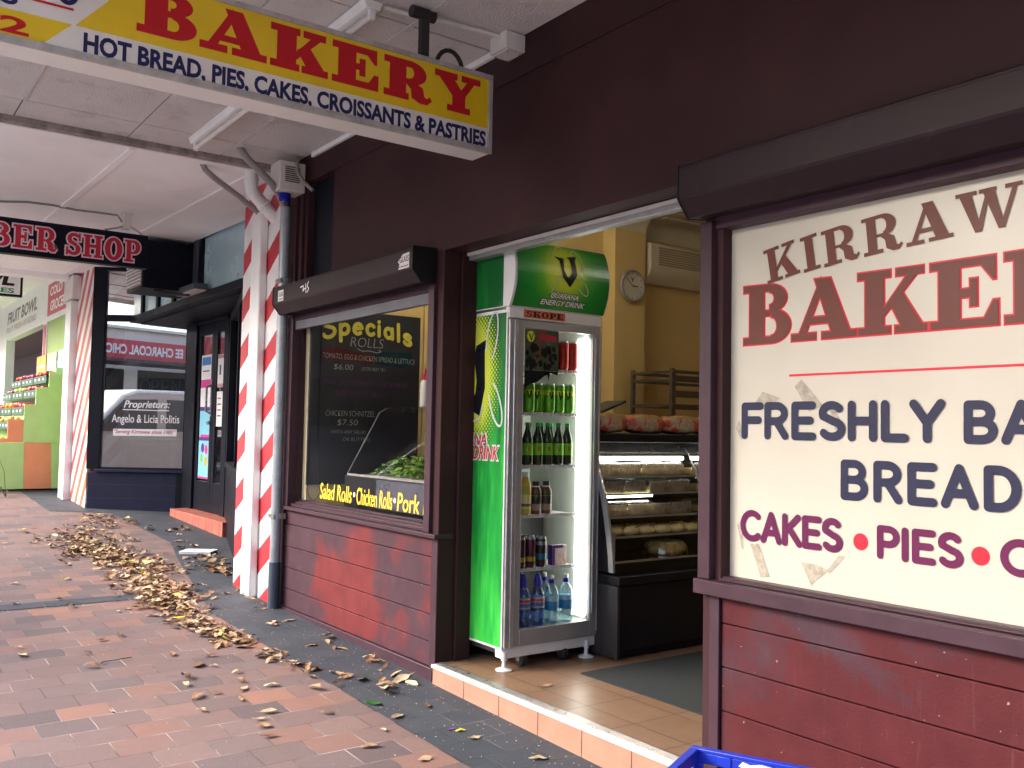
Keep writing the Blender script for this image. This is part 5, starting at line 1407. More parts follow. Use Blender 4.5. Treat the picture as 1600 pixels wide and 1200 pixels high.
# unlit OPEN tube sign and scissors shape behind the glass
os_ = thing('open_sign', 'unlit tube sign with the word OPEN behind the barber window glass', 'sign', (-12.7, .45, 1.85))
m = MB()
for (x, ps) in ((.60, [ell(.07, .09, .06, .08, 0, 360, 20)]), (.76, [[(0, 0), (0, .17), (.06, .17), (.09, .13), (.06, .085), (0, .085)]]), (.90, [[(.09, 0), (0, 0), (0, .17), (.09, .17)], [(0, .085), (.07, .085)]]), (1.03, [[(0, 0), (0, .17), (.09, 0), (.09, .17)]])):
    for p in ps: m.tube([SP((x+q[0], -.09, 1.80+q[1])) for q in p], .006, 6)
for c in ((.63, 2.22), (.67, 2.03), ): m.tube([SP((c[0]+.05*cos(a), -.09, c[1]+.05*sin(a))) for a in [2*pi*i/16 for i in range(17)]], .005, 6)
m.tube([SP((.67, -.09, 2.20)), SP((.78, -.09, 2.13)), SP((.70, -.09, 2.07))], .005, 6)
m.build('tube_letters', M['neontube'], os_)
m = MB(SP); m.box(.56, 1.18, -.14, -.12, 1.77, 2.0); m.build('backing', M['darkmetal'], os_)
# inside the shop
m = MB(); 
m.box(-14.9, -14.8, .5, 4.5, .2, 3.4); m.box(-15, -7.4, 4.5, 4.6, .2, 3.4)
Bb(m, 'inner_wall', paint('barber_inner_wall', (.75, .75, .75), .7, var=.06))
m = MB(); m.box(-15, -7.4, 1.06, 4.6, .15, .33); m.box(-14.8, -13.1, .41, 1.06, .15, .33); Bb(m, 'inner_floor', paint('barber_floor', (.22, .2, .19), .5))
lt = thing('ceiling_light', 'unseen fluorescent batten added inside the barber shop to brighten its window', 'light fitting', (-12.5, 2.6, 3.3))  # added lamp, out of view, to lighten the room behind the barber window
m = MB(); m.box(-13.6, -11.4, 2.55, 2.65, 3.24, 3.3); m.build('batten', M['white'], lt)
m = MB(); m.tube([(-13.5, 2.6, 3.215), (-11.5, 2.6, 3.215)], .02, 10); m.build('tube', M['shoptube'], lt)
m = MB(); m.box(-15, -7.4, .9, 4.6, 3.31, 3.4); Bb(m, 'inner_ceiling', M['white'])
cbn = thing('cabinet', 'pale cabinet added inside the barber shop to brighten its window', 'cabinet', (-13.9, 1.2, .33))  # added pale block that whitens the lower part of the barber window
m = MB(); m.box(-14.3, -13.5, .5, 1.9, .331, 1.15); m.build('carcass', M['white'], cbn, .01)
m = MB(); m.box(-14.34, -13.46, .46, 1.94, 1.151, 1.19); m.build('top', M['greyvinyl2'] if 'greyvinyl2' in M else M.setdefault('greyvinyl2', flat('pale_grey_top', (.45, .45, .46), .4)), cbn)
m = MB(); m.box(-13.499, -13.49, .55, 1.15, .38, 1.1); m.box(-13.499, -13.49, 1.2, 1.85, .38, 1.1); m.build('door', M['offwhite'], cbn, .003)
chb = thing('barber_chair', 'dark barber chair with silver base behind the barber window', 'chair', (-13.0, 1.6, .235))
m = MB(); m.box(-13.3, -12.7, 1.3, 1.8, .62, .76); m.build('seat', M['brown'], chb, .03)
m = MB(); m.box(-13.3, -12.7, 1.8, 1.95, .76, 1.35); m.build('backrest', M['brown'], chb, .03)
m = MB(); m.lathe(-13.0, 1.55, .236, [(.3, 0), (.3, .03), (.06, .06), (.06, .38)], 20); m.build('base', M['steel'], chb)
for x in (-13.36, -12.68):
    m = MB(); m.box(x, x+.06, 1.32, 1.8, .86, .92); m.build('armrest', M['steel'], chb, .01)
# lintel with transom windows over the recess, soffit
m = MB()
TY = .37
m.box(-12.9, -7.4, TY, TY+.12, 2.72, 2.80)
m.box(-12.9, -7.4, TY, TY+.10, 3.385, 3.55)
for x0, x1 in ((-8.55, -7.45), (-10.02, -9.93), (-10.25, -10.165), (-10.99, -10.90), (-11.64, -11.55), (-12.34, -12.25)): m.box(x0, x1, TY+.005, TY+.10, 2.8002, 3.3848)
Bb(m, 'lintel', M['black'], .004)
m = MB(); m.box(-10.164, -10.021, TY-.012, TY+.08, 2.801, 3.384); Bb(m, 'transom_post', M['greypost'] if 'greypost' in M else M.setdefault('greypost', paint('slate_paint', (.06, .07, .085), .45, var=.1)), .003)
m = MB()
for a, b in ((-12.85, -12.345), (-12.255, -11.645), (-11.545, -10.995), (-10.895, -10.255), (-9.925, -8.555)): m.box(a, b, TY+.04, TY+.046, 2.801, 3.384)
Bb(m, 'transom_pane', M['transom'])
m = MB(); m.box(-12.9, -7.45, TY+.12, 2.2, 2.70, 2.78); Bb(m, 'recess_soffit', M['black'])
# door at the back of the recess
DY = 1.0
m = MB()
m.box(-12.33, -11.93, DY-.03, DY+.08, .18, 2.699); m.box(-12.33, -11.80, DY+.005, DY+.075, 2.66, 2.6985)
m.box(-11.9298, -10.80, DY-.02, DY+.07, 2.66, 2.699)
m.box(-10.85, -10.70, DY-.03, DY+.08, .18, 2.6588)
Bb(m, 'door_frame', M['black'], .004)
def leaf_door(x0, x1, name='door'):
    m = MB()
    m.box(x0, x0+.10, DY, DY+.045, .33, 2.655); m.box(x1-.10, x1, DY, DY+.045, .33, 2.655)
    m.box(x0+.1002, x1-.1002, DY, DY+.045, .33, .70); m.box(x0+.1002, x1-.1002, DY, DY+.045, 2.52, 2.655)
    d = Bb(m, name, M['black'], .004)
    m = MB(); m.box(x0+.1003, x1-.1003, DY+.02, DY+.026, .701, 2.519); Bb(m, 'door_glass', M['barberglass'], 0, None, d)
    return d
d1 = leaf_door(-11.925, -11.30); d2 = leaf_door(-11.295, -10.855)
m = MB(); m.tube([(-11.36, DY-.002, 1.88), (-11.36, DY-.06, 1.86), (-11.36, DY-.06, 1.56), (-11.36, DY-.002, 1.54)], .014, 8); m.box(-11.385, -11.335, DY-.006, DY-.0005, 1.5, 1.95); Bb(m, 'handle', M['steel'], 0, None, d1)
m = MB(); m.lathe(-11.35, DY-.03, 1.40, [(.02, 0), (.028, .01), (.028, .03), (.02, .04)], 12); Bb(m, 'lock', M['steel'], 0, None, d1)
def notice(name, x0, x1, z0, z1, col, label, marks):
    o = MB().box(x0, x1, DY+.012, DY+.014, z0, z1).build(name, col)
    tag(o, label, 'poster'); LOC[o.name] = (0, 0, 0)
    for i, (nm, pts, mat) in enumerate(marks):
        q = MB(); q.poly([(p[0], DY+.0115-.0002*(i+1), p[1]) for p in pts]); q.build(nm, mat, o)
    return o
M['skyblue'] = flat('sky_blue_print', (.22, .56, .68), .5); M['magenta'] = flat('magenta_print', (.60, .05, .25), .5); M['violet'] = flat('violet_print', (.10, .03, .25), .5); M['orange'] = flat('orange_print', (.75, .36, .05), .5); M['leafprint'] = flat('green_print_patch', (.20, .55, .08), .5); M['blueprint'] = flat('blue_print', (.06, .22, .55), .5)
R4 = lambda a, b, c, d: [(a, c), (b, c), (b, d), (a, d)]
notice('poster', -11.81, -11.42, 1.62, 2.27, M['whitevinyl'], 'upper white notice with blue and pink bands on the barber door leaf with the handle', [('blue_band', R4(-11.78, -11.45, 2.14, 2.24), M['blueprint']), ('pink_band', R4(-11.81, -11.42, 1.86, 1.96), M['magenta']), ('dark_mark', ell(-11.6, 1.74, .03, .05, 0, 345, 10), M['logoblack']), ('dark_mark', R4(-11.75, -11.5, 2.06, 2.075), M['navyvinyl'])])
notice('poster', -11.81, -11.42, 1.24, 1.615, M['skyblue'], 'middle pale blue poster with violet top on the barber door leaf with the handle', [('violet_band', R4(-11.81, -11.42, 1.57, 1.615), M['violet']), ('pink_band', R4(-11.76, -11.42, 1.24, 1.275), M['magenta'])])
notice('poster', -11.815, -11.42, .73, 1.235, M['skyblue'], 'lowest pale blue poster with four coloured ovals on the barber door leaf with the handle', [('violet_band', R4(-11.815, -11.42, 1.20, 1.235), M['violet']), ('violet_oval', ell(-11.66, 1.11, .06, .06, 0, 345, 14), M['violet']), ('pink_oval', ell(-11.52, 1.09, .06, .06, 0, 345, 14), M['magenta']), ('green_oval', ell(-11.69, .98, .05, .055, 0, 345, 14), M['leafprint']), ('orange_oval', ell(-11.53, .945, .06, .06, 0, 345, 14), M['orange']), ('pink_band', R4(-11.80, -11.43, .73, .755), M['magenta'])])
stp = [('red_dash', [(-11.19+.045*i, z), (-11.165+.045*i, z), (-11.145+.045*i, z+.045), (-11.17+.045*i, z+.045)], M['logored']) for z in (1.85, 2.20) for i in range(5)]
notice('poster', -11.19, -10.96, 1.85, 2.25, M['whitevinyl'], 'white notice with red striped edges on the narrower barber door leaf', stp + [('dark_mark', R4(-11.12, -11.06, 2.0, 2.12), M['greypost'])])
notice('poster', -11.19, -10.96, 1.38, 1.80, M['whitevinyl'], 'white notice with a few dark lines on the narrower barber door leaf', [('dark_mark', R4(-11.16, -11.03, 1.5+.07*i, 1.515+.07*i), M['logored'] if i % 2 else M['navyvinyl']) for i in range(4)])
# step
m = MB()
sx0, sx1 = -12.08, -10.1
i = 0; x = sx0
while x < sx1-.01:
    m.box(x+.003, min(x+.235, sx1)-.003, .76, 1.02, .05, .335); x += .235
Bb(m, 'step', M['redtile'], .004)
# right-hand splay, seen at a glancing angle
A_, B_ = (-10.70, .98), (-7.49, .05)
L_ = math.hypot(B_[0]-A_[0], B_[1]-A_[1]); dx, dy = (B_[0]-A_[0])/L_, (B_[1]-A_[1])/L_
def RS(p): return (A_[0]+dx*p[0]+dy*p[1], A_[1]+dy*p[0]-dx*p[1], p[2])
m = MB(RS); m.box(0, L_, -.1, 0, .02, .92); Bb(m, 'side_stall_wall', M['black'], .004)
m = MB(RS); m.box(0, .14, -.1, .004, .9202, 2.70); m.box(L_-.2, L_, -.1, .004, .9202, 2.70); m.box(.1402, L_-.2002, -.1, .02, .9202, .98); m.box(.1402, L_-.2002, -.1, .004, 2.6, 2.70); m.box(1.6, 1.66, -.1, .003, .9802, 2.5998)
Bb(m, 'side_window_frame', M['black'], .004)
m = MB(RS); m.box(.141, 1.599, -.05, -.044, .981, 2.599); m.box(1.661, L_-.201, -.05, -.044, .981, 2.599); Bb(m, 'side_window_glass', M['barberglass'])
# far pilaster and wall above
m = MB(); m.box(-14.06, -13.10, -.03, .4, gz(-13.5)-.1, 3.48); Bb(m, 'far_pilaster', M['stripe2'], .005, 'far striped pilaster with fading red and orange stripes')
m = MB(); m.box(-14.45, -7.45, .38, .55, 3.55, 6.5); Bb(m, 'upper_wall', M['white'])
# window air conditioner
wa = thing('window_air_conditioner', 'black window air conditioner jutting out above the barber entrance', 'air conditioner', (-10.5, .1, 3.05))
m = MB(); m.box(-10.82, -10.17, -.16, .42, 2.83, 3.34); m.build('casing', M['black'], wa, .012)
m = MB()
m.box(-10.80, -10.19, -.166, -.1602, 2.86, 3.31)
m.build('grille_panel', M['greyflex'], wa)
m = MB()
for i in range(12): m.box(-10.79, -10.20, -.175, -.1662, 2.88+.036*i, 2.892+.036*i)
m.build('grille_slat', M['offwhite'], wa)
m = MB(); m.tube([(-10.3, .0, 2.83), (-10.2, .1, 2.79), (-10.05, .3, 2.78)], .018, 8); m.build('bracket_cable', M['rubber'], wa)
m = MB(); m.box(-10.7, -10.0, .34, .3695, 2.78, 2.83); 
gb = thing('lamp_housing', 'small grey flat lamp housing on the barber lintel under the air conditioner', 'light fitting', (-9.9, .33, 2.86))
m = MB(); m.box(-10.35, -9.65, .22, .3685, 2.8, 2.86); m.build('housing', M['greypost'], gb, .006)
m = MB(); m.box(-10.33, -9.67, .24, .36, 2.79, 2.7995); m.build('diffuser', M['offwhite'], gb)

# hanging barber sign
hb = thing('barber_sign', 'long black hanging sign with red and pink curly BARBER SHOP letters', 'sign', (-9.1, -1.2, 3.2))
m = MB(); m.box(-9.20, -9.10, -2.32, -.385, 2.855, 3.17); m.build('sign_box', M['black'], hb, .004)
m = MB(); m.box(-9.0998, -9.094, -2.32, -.39, 2.858, 2.872); m.box(-9.0998, -9.094, -2.32, -.39, 3.155, 3.168); m.build('sign_rim', M['black'], hb)
M['pinkline'] = flat('pale_pink_vinyl', (.72, .55, .60), .45)
M['barberred'] = flat('barber_red', (.50, .025, .05), .45)
def curls(mb, fr, o, k, pts_list):
    for pts in pts_list: k = ribbon(mb, pts, .016+2*o, fr, k)
for (o, d, mat, nm) in ((.014, .002, M['pinkline'], 'lettering_outline'), (.002, .005, M['barberred'], 'lettering')):
    m = MB(); fr = FX(-9.0998+d)
    ks = slab_word(m, 'BARBER', -2.27, -1.17, fr, lambda u: 2.915, lambda u: .20, o, T=.27, s=.09, gap=.16)
    ks = slab_word(m, 'SHOP', -1.095, -.455, fr, lambda u: 2.905, lambda u: .20, o, T=.27, s=.09, gap=.14, k0=ks)
    if o > 1:
        curls(m, fr, o*.6, ks, [ell(-.50, 3.0, .03, .03, -60, 230, 12), ell(-1.105, 2.935, .035, .035, 60, 330, 12), ell(-.99, 3.065, .02, .02, 0, 300, 10), ell(-1.22, 2.93, .03, .02, 180, 360, 8)])
    m.build(nm, mat, hb)
m = MB(); m.box(-9.13, -9.07, -.62, -.56, 3.2, 3.36); m.box(-9.14, -9.06, -.64, -.54, 3.345, 3.362); m.build('hanger', M['offwhite'], hb, .004)
m = MB(); m.tube([(-9.1, -.59, 3.24), (-9.1, -.66, 3.21), (-9.1, -.78, 3.17)], .009, 6); m.tube([(-9.1, -.59, 3.24), (-9.1, -.52, 3.22), (-9.1, -.44, 3.17)], .009, 6); m.build('stay', M['steel'], hb)
m = MB(); m.box(-9.13, -9.07, -2.1, -2.04, 3.1701, 3.36); m.build('hanger', M['offwhite'], hb, .004)
cb = MB(); cb.tube([(-9.12, -.62, 3.27), (-9.13, -.66, 3.33), (-9.2, -.78, 3.345), (-9.25, -1.0, 3.35), (-9.2, -1.2, 3.352), (-9.22, -1.4, 3.352), (-9.35, -1.55, 3.356), (-9.4, -1.7, 3.35), (-9.6, -1.9, 3.355)], .010, 6)
tag(cb.build('cable', M['greyflex']), 'thin grey cable trailing along the white awning ceiling to the barber sign', 'cable')

# ================================================================== FRUIT SHOP
fs = thing('fruit_shop_building', 'white fruit shop front with dark opening and printed fascia', 'building', (-18, .3, gz(-18)))
def Fr(mb, name, mat, bev=0, label=None, parent=None):
    o = mb.build(name, mat, parent or fs, bev)
    if label: o['label'] = label
    return o
m = MB(); m.box(-50, -14.50, .0505, .2, 3.05, 3.95); Fr(m, 'fascia_board', M['white'])
m = MB(); m.box(-60, -14.5, 2.6, 2.75, .3, 3.7); m.box(-14.62, -14.5, .2, 2.6, .3, 3.7); m.box(-60, -14.5, .2, 2.7, 3.7, 3.77); Fr(m, 'inner_wall', paint('grey_inner_wall', (.28, .27, .28), .7, var=.1))
m = MB(); m.box(-60, -14.5, .1, 2.7, .3, .62); Fr(m, 'inner_floor', M['kerb'])
m = MB(); m.box(-16.85, -14.85, .06, .16, .5, 3.0495); Fr(m, 'green_wall', paint('lime_wall', (.30, .42, .13), .6, var=.08))
m = MB(); m.box(-17.28, -16.95, .055, .15, .5, 3.05); Fr(m, 'post', M['white'])
m = MB(); m.box(-17.22, -17.0, .05, .0548, 2.3, 3.02); Fr(m, 'red_strip', M['sashred'] if 'sashred' in M else M.setdefault('sashred', paint('red_strip', (.42, .04, .06), .5, var=.2)))
m = MB(); m.box(-22.5, -21.4, .04, .2, .5, 3.1); Fr(m, 'post', M['white'])
m = MB(); text_in(m, 'FRUIT BOWL', -21.4, -17.95, 3.36, 3.60, FY(.0485), .03, .2); M['greyvinyl'] = flat('grey_vinyl', (.16, .14, .16), .5); Fr(m, 'lettering', M['greyvinyl'])
m = MB(); text_in(m, 'FRUIT', -21.5, -20.6, 3.19, 3.30, FY(.0485), .01, .1); text_in(m, 'AND VEGETABLES', -19.4, -18.0, 3.19, 3.30, FY(.0485), .01, .1); Fr(m, 'lettering', M['palegrey'] if 'palegrey' in M else M.setdefault('palegrey', flat('pale_grey_vinyl', (.42, .38, .40), .5)))
m = MB(); text_in(m, 'FRESH', -20.5, -19.5, 3.19, 3.30, FY(.0485), .01, .1); Fr(m, 'lettering', M['palered'] if 'palered' in M else M.setdefault('palered', flat('pale_red_vinyl', (.6, .3, .3), .5)))
m = MB(); m.box(-16.9, -14.9, .044, .0498, 3.14, 3.66); rs = Fr(m, 'red_sign', M['pinkred'] if 'pinkred' in M else M.setdefault('pinkred', flat('faded_red', (.55, .10, .15), .5)))
m = MB(); text_in(m, 'COLD', -16.7, -15.7, 3.45, 3.60, FY(.0435), .03, .1); text_in(m, 'GROCERIES', -16.65, -15.05, 3.20, 3.37, FY(.0435), .03, .1); Fr(m, 'lettering', M['whitevinyl'], 0, None, rs)
# dark interior greenery hanging in the opening
pp = thing('hanging_plant', 'dark trailing plant hanging in the fruit shop opening', 'plant', (-18.6, 1.0, 2.6))
rr = random.Random(4); m = MB()
for i in range(260):
    c = Vector((-18.4+rr.gauss(0, .55), 1.0+rr.gauss(0, .2), 2.75+rr.gauss(0, .22)-(.5*rr.random()**3)))
    a = rr.uniform(0, 6.3); s_ = rr.uniform(.03, .08); u = Vector((cos(a), sin(a)*.4, rr.uniform(-.6, .6))).normalized(); v = Vector((rr.uniform(-1, 1), rr.uniform(-1, 1), rr.uniform(-1, 1))); v = (v-u*v.dot(u)).normalized()
    m.add([c-u*s_, c+v*s_*.4, c+u*s_, c-v*s_*.4], [(0, 1, 2, 3)])
m.build('foliage', paint('dark_leaf', (.03, .07, .03), .5, var=.4, scale=5), pp, recalc=False)
m = MB(); m.tube([(-18.5, 1.0, 3.69), (-18.5, 1.0, 2.5)], .012, 6); m.build('stem', M['darkmetal'], pp)
for i, (x0, x1, col, lab) in enumerate(((-17.6, -16.75, (.60, .36, .03), 'orange yellow price card at the top of the fruit display'), (-16.65, -15.85, (.62, .54, .36), 'cream price card at the top of the fruit display'), (-15.75, -15.05, (.35, .55, .68), 'pale blue price card at the top of the fruit display'))):
    o = MB().box(x0, x1, .03, .04, 2.12, 2.50).build('price_card', paint('card_print_%d' % i, col, .5, var=.35, scale=9, bump=0, dirt=(6, .55, tuple(min(.8, c*1.6+.1) for c in col), .6)))
    tag(o, lab, 'card'); LOC[o.name] = (0, 0, 0)
    MB().box(x0+.06, x1-.06, .026, .0298, 2.30, 2.34).build('printed_line', M['whitevinyl'], o)
# white post with switch box
wp = thing('white_post', 'white post between the fruit shop and the barber shop, with meter boxes', 'post', (-14.28, -.05, gz(-14.3)))
m = MB(); m.box(-14.44, -14.08, -.12, .05, gz(-14.3)-.1, 3.10); m.build('post_shaft', M['white'], wp, .006)
m = MB(); m.box(-14.5, -13.92, -.14, .04, 3.12, 3.44); m.box(-14.42, -13.96, -.12, .04, 3.46, 3.78); m.build('meter_box', M['offwhite'], wp, .01)
m = MB(); m.box(-14.3, -14.08, -.126, -.1202, 3.55, 3.66); m.box(-14.5, -13.92, -.139, .02, 3.4402, 3.452); m.build('meter_label', M['greyvinyl'], wp)

# hanging fruit sign
hf = thing('fruit_sign', 'white hanging sign with black border and green lower line before the fruit shop', 'sign', (-14.8, -1.3, 3.55))
m = MB(); m.box(-14.9, -14.8, -2.6, -.63, 3.17, 3.545); m.build('sign_box', M['black'], hf)
m = MB(); m.box(-14.7998, -14.796, -2.57, -.662, 3.20, 3.515); m.build('sign_panel', M['white'], hf)
m = MB(); text_in(m, 'FRUIT BOWL', -2.53, -.735, 3.315, 3.475, FX(-14.7955), .05, .12); m.build('lettering', M['logoblack'], hf)
m = MB(); text_in(m, 'FRUIT & VEGETABLES', -2.45, -.735, 3.215, 3.285, FX(-14.7955), .03); m.build('lettering', M['signgreen'] if 'signgreen' in M else M.setdefault('signgreen', flat('sign_green', (.01, .28, .12), .5)), hf)
m = MB(); m.box(-14.86, -14.84, -1.1, -1.08, 3.5452, 3.78); m.box(-14.86, -14.84, -1.5, -1.48, 3.5452, 3.78); m.build('hanger', M['steel'], hf)

# stepped fruit display
fd = thing('fruit_display', 'stepped lime green and orange fruit display bench outside the fruit shop', 'display bench', (-16.5, -.4, gz(-16)))
M['lime_board'] = paint('lime_board', (.50, .70, .25), .5, var=.05, scale=6, bump=.02, dirt=(20, .68, (.2, .3, .1), .4))
M['orange_board'] = paint('orange_board', (.88, .30, .14), .5, var=.05, scale=6, bump=.02)
FXX = -15.3
ST = [(-.15, 2.14), (-.32, 1.914), (-.465, 1.65), (-.67, 1.43)]
m = MB()
m.prism([(-.085, 1.086), (.12, 1.086), (.12, .41), (-.058, .41)], 'X', FXX-.03, FXX)
m.prism([(-.085, 1.089), (-.465, 1.43)] if 0 else [(.12, 1.089), (-.085, 1.089), (-.465, 1.089), (-.465, 1.65), (-.32, 1.65), (-.32, 1.914), (-.15, 1.914), (-.15, 2.14), (-.06, 2.14), (-.06, 2.22), (.12, 2.22)], 'X', FXX-.03, FXX)
m.prism([(-1.05, 1.086), (-.448, 1.086), (-.428, .41), (-1.05, .41)], 'X', FXX-.03, FXX)
fo = m.build('side_panel', M['lime_board'], fd, .002); 
m = MB(); m.prism([(-.446, 1.086), (-.087, 1.086), (-.06, .41), (-.426, .41)], 'X', FXX-.0305, FXX-.0005)
m.prism([(-.84, 1.089), (-.4675, 1.089), (-.4675, 1.43), (-.67, 1.43), (-.67, 1.148), (-.84, 1.148)], 'X', FXX-.0305, FXX-.0005); m.build('orange_panel', M['orange_board'], fd, .002)
m = MB(); m.box(-22, FXX-.031, -1.0, .12, .55, 1.05); m.box(-22, FXX-.031, -.45, .12, 1.0502, 1.60); m.build('bench_body', M['lime_board'], fd)
m = MB()
for x in (-15.42, -17.5, -19.5): m.box(x, x+.08, -.95, -.87, .3, .5499); m.box(x, x+.08, .0, .08, .3, .5499)
m.build('leg', M['darkmetal'], fd)
M['traygreen'] = paint('green_tray', (.01, .07, .04), .45, var=.3, scale=12)
FRU = [('apple', (.40, .03, .03)), ('orange', (.70, .25, .02)), ('tomato', (.48, .05, .02)), ('lemon', (.70, .55, .05)), ('pear', (.35, .42, .06)), ('mango', (.66, .36, .03)), ('red_onion', (.25, .03, .08))]
fmesh = {}
for nm, c in FRU:
    m = MB(); m.ball((0, 0, 0), .045, 12, 8, (1, 1, .92)); fmesh[nm] = m.mesh(nm, paint(nm+'_skin', c, .3, var=.25, scale=20, bump=0))
rr = random.Random(9)
rows = [(-.10, 2.10, ['apple', 'red_onion', 'tomato']), (-.235, 1.875, ['apple', 'pear', 'red_onion']), (-.39, 1.61, ['tomato', 'orange', 'apple']), (-.565, 1.39, ['mango', 'tomato', 'lemon']), (-.76, 1.11, ['lemon', 'mango', 'pear'])]
word = ['top', 'second', 'third', 'fourth', 'lowest']
for ri, (y, z, kinds) in enumerate(rows):
    for j in range(3):
        x1 = FXX-.05-1.15*j; x0 = x1-1.1
        t = thing('fruit_tray', 'dark green fruit tray on the %s tier of the display, %s' % (word[ri], ['nearest the white post', 'middle of its row', 'farthest of its row'][j]), 'tray', ((x0+x1)/2, y, z-.12), 'green trays on the fruit display')
        m = MB(); m.box(x0, x1, y-.085, y+.085, z-.115, z-.03); m.box(x0, x1, y-.085, y-.075, z-.0298, z+.0); m.build('tray_body', M['traygreen'], t, .004)
        m = MB()
        for q in range(3): m.box(x0+.16+.34*q, x0+.25+.34*q, y-.090, y-.0855, z-.07, z-.035)
        m.build('price_label', M['whitevinyl'], t)
        kd = kinds[j]
        for q in range(10 if j < 2 else 7):
            o = bpy.data.objects.new(kd, fmesh[kd]); COL.objects.link(o)
            o.location = (x1-.07-.105*q+rr.uniform(-.01, .01), y+(-.035 if q % 2 else .03)+rr.uniform(-.01, .01), z+.015+rr.uniform(0, .03)); o.rotation_euler = (rr.uniform(-1, 1), rr.uniform(-1, 1), rr.uniform(0, 6))
            tag(o, '%s in the green tray on the %s tier of the fruit display' % (kd.replace('_', ' '), word[ri]), 'fruit', '%ss on the %s tier of the fruit display' % (kd.replace('_', ' '), word[ri]))
# weed by the bench
wd = thing('weed', 'small wispy weed growing in front of the fruit display', 'plant', (-14.6, -.75, gz(-14.6)))
m = MB()
rr = random.Random(2)
for i in range(9):
    a = rr.uniform(0, 6.3); h_ = rr.uniform(.08, .26)
    m.tube([(-14.6, -.75, gz(-14.6)), (-14.6+cos(a)*h_*.4, -.75+sin(a)*h_*.4, gz(-14.6)+h_*.7), (-14.6+cos(a)*h_*.9, -.75+sin(a)*h_*.9, gz(-14.6)+h_*.8)], [.004, .003, .001], 5)
m.tube([(-14.6, -.75, gz(-14.6)), (-14.6, -.78, gz(-14.6)+.35), (-14.6, -.86, gz(-14.6)+.55), (-14.6, -.9, gz(-14.6)+.62)], [.005, .004, .003, .002], 5)
m.build('stem', paint('weed_green', (.10, .13, .05), .6), wd)
# ================================================================== FALLEN LEAVES
def leaf_geo(rr, L=.075, curl=1.0):
    """one dried leaf: pointed oval, folded along the midrib and curled"""
    nu, nv = 8, 4
    V = []
    fold = rr.uniform(.05, .5)*curl; bend = rr.uniform(-.5, .6)*curl; tw = rr.uniform(-.6, .6)*curl; asp = rr.uniform(.42, .62)
    for i in range(nu+1):
        u = i/nu; wdt = asp*L*.5*(sin(pi*min(1, u*1.02))**.75)*(1-.25*u)+.0006
        for j in range(nv+1):
            v = j/nv*2-1
            x = (u-.5)*L; y = v*wdt
            z = abs(v)*wdt*fold + bend*L*((u-.5)**2)*1.6 + tw*(u-.5)*y + rr.uniform(-.002, .002)*curl + .006*sin(u*9+v*2)*curl*.5
            y *= (1-.25*fold*abs(v))
            V.append((x, y, z))
    zm = min(v[2] for v in V)
    V = [(a, b, c-zm) for a, b, c in V]
    F_ = [(i*(nv+1)+j, i*(nv+1)+j+1, (i+1)*(nv+1)+j+1, (i+1)*(nv+1)+j) for i in range(nu) for j in range(nv)]
    # stalk
    b = len(V); s0 = V[nv//2]
    V += [(s0[0], -.0012, s0[2]), (s0[0], .0012, s0[2]), (s0[0]-L*.25, .0008+L*.03, s0[2]+.002), (s0[0]-L*.25, -.0008+L*.03, s0[2]+.002)]
    F_.append((b, b+1, b+2, b+3))
    return V, F_
rl_ = random.Random(21)
spots = []
piles = [(-11.9, -.05, .55, .20, 40), (-10.9, -.5, .5, .25, 45), (-10.2, -.62, .55, .25, 110), (-9.6, -.6, .5, .22, 130), (-9.0, -.55, .45, .20, 120), (-8.5, -.45, .4, .18, 70), (-8.0, -.62, .45, .18, 110), (-7.5, -.58, .35, .16, 100), (-7.05, -.66, .3, .15, 90),
         (-6.7, -.70, .28, .13, 90), (-6.3, -.70, .25, .12, 90), (-5.95, -.66, .2, .11, 60), (-5.75, -.62, .16, .1, 42), (-5.3, -.55, .16, .09, 22), (-5.0, -.50, .15, .08, 18), (-4.72, -.50, .14, .08, 12), (-4.45, -.30, .14, .05, 13), (-4.95, -.10, .3, .03, 14), (-4.55, -.12, .2, .05, 9), (-5.5, -.12, .25, .05, 7),
         (-9.0, .15, .5, .18, 36), (-8.2, .05, .22, .08, 26), (-8.6, .2, .3, .2, 22), (-11.0, .35, .6, .2, 14), (-7.0, -.1, .3, .05, 7), (-6.6, -.12, .2, .05, 8)]
for cx, cy, sx, sy, n in piles:
    for _ in range(int(n*.62)):
        spots.append((rl_.gauss(cx, sx*.6), rl_.gauss(cy, sy*.66), 1))
for _ in range(85):
    spots.append((rl_.uniform(-12.0, -3.6), -.05-2.3*rl_.random()**1.3, 0))
for p in ((-5.55, -1.5), (-6.9, -1.05), (-4.6, -1.0), (-4.35, -.95), (-4.2, -.72), (-3.7, -.75), (-3.55, -.3), (-3.2, -.2), (-4.05, -.25), (-6.2, -1.2), (-4.9, -.9), (-4.75, -.78), (-5.6, -1.05), (-3.85, -.6), (-3.45, -.62)): spots.append((*p, 0))
def blocked(x, y):
    if x > -6.7 and y > -.03: return True
    if -7.55 < x <= -6.7 and y > -.06: return True
    if -9.5 < x < -8.9 and -.05 < y < .4: return True
    if -10.7 < x < -7.5 and y > .05+(-7.49-x)*.29-.04: return True
    if x < -10.1 and y > .72: return True
    if x < -12.9 and y > -.1: return True
    return False
spots = [s for s in spots if not blocked(s[0], s[1])]
spots.sort(key=lambda s: (s[0])**2+(s[1]+2.7)**2)
variants = []
for i in range(9):
    V, F_ = leaf_geo(rl_, rl_.uniform(.072, .105), .7)
    m = MB(); m.add(V, F_); variants.append(m.mesh('fallen_leaf', M['leaf'], recalc=False, sharp=80))
heap = []
LAB = 'dry curled brown leaf lying on the pavers among the other fallen leaves'
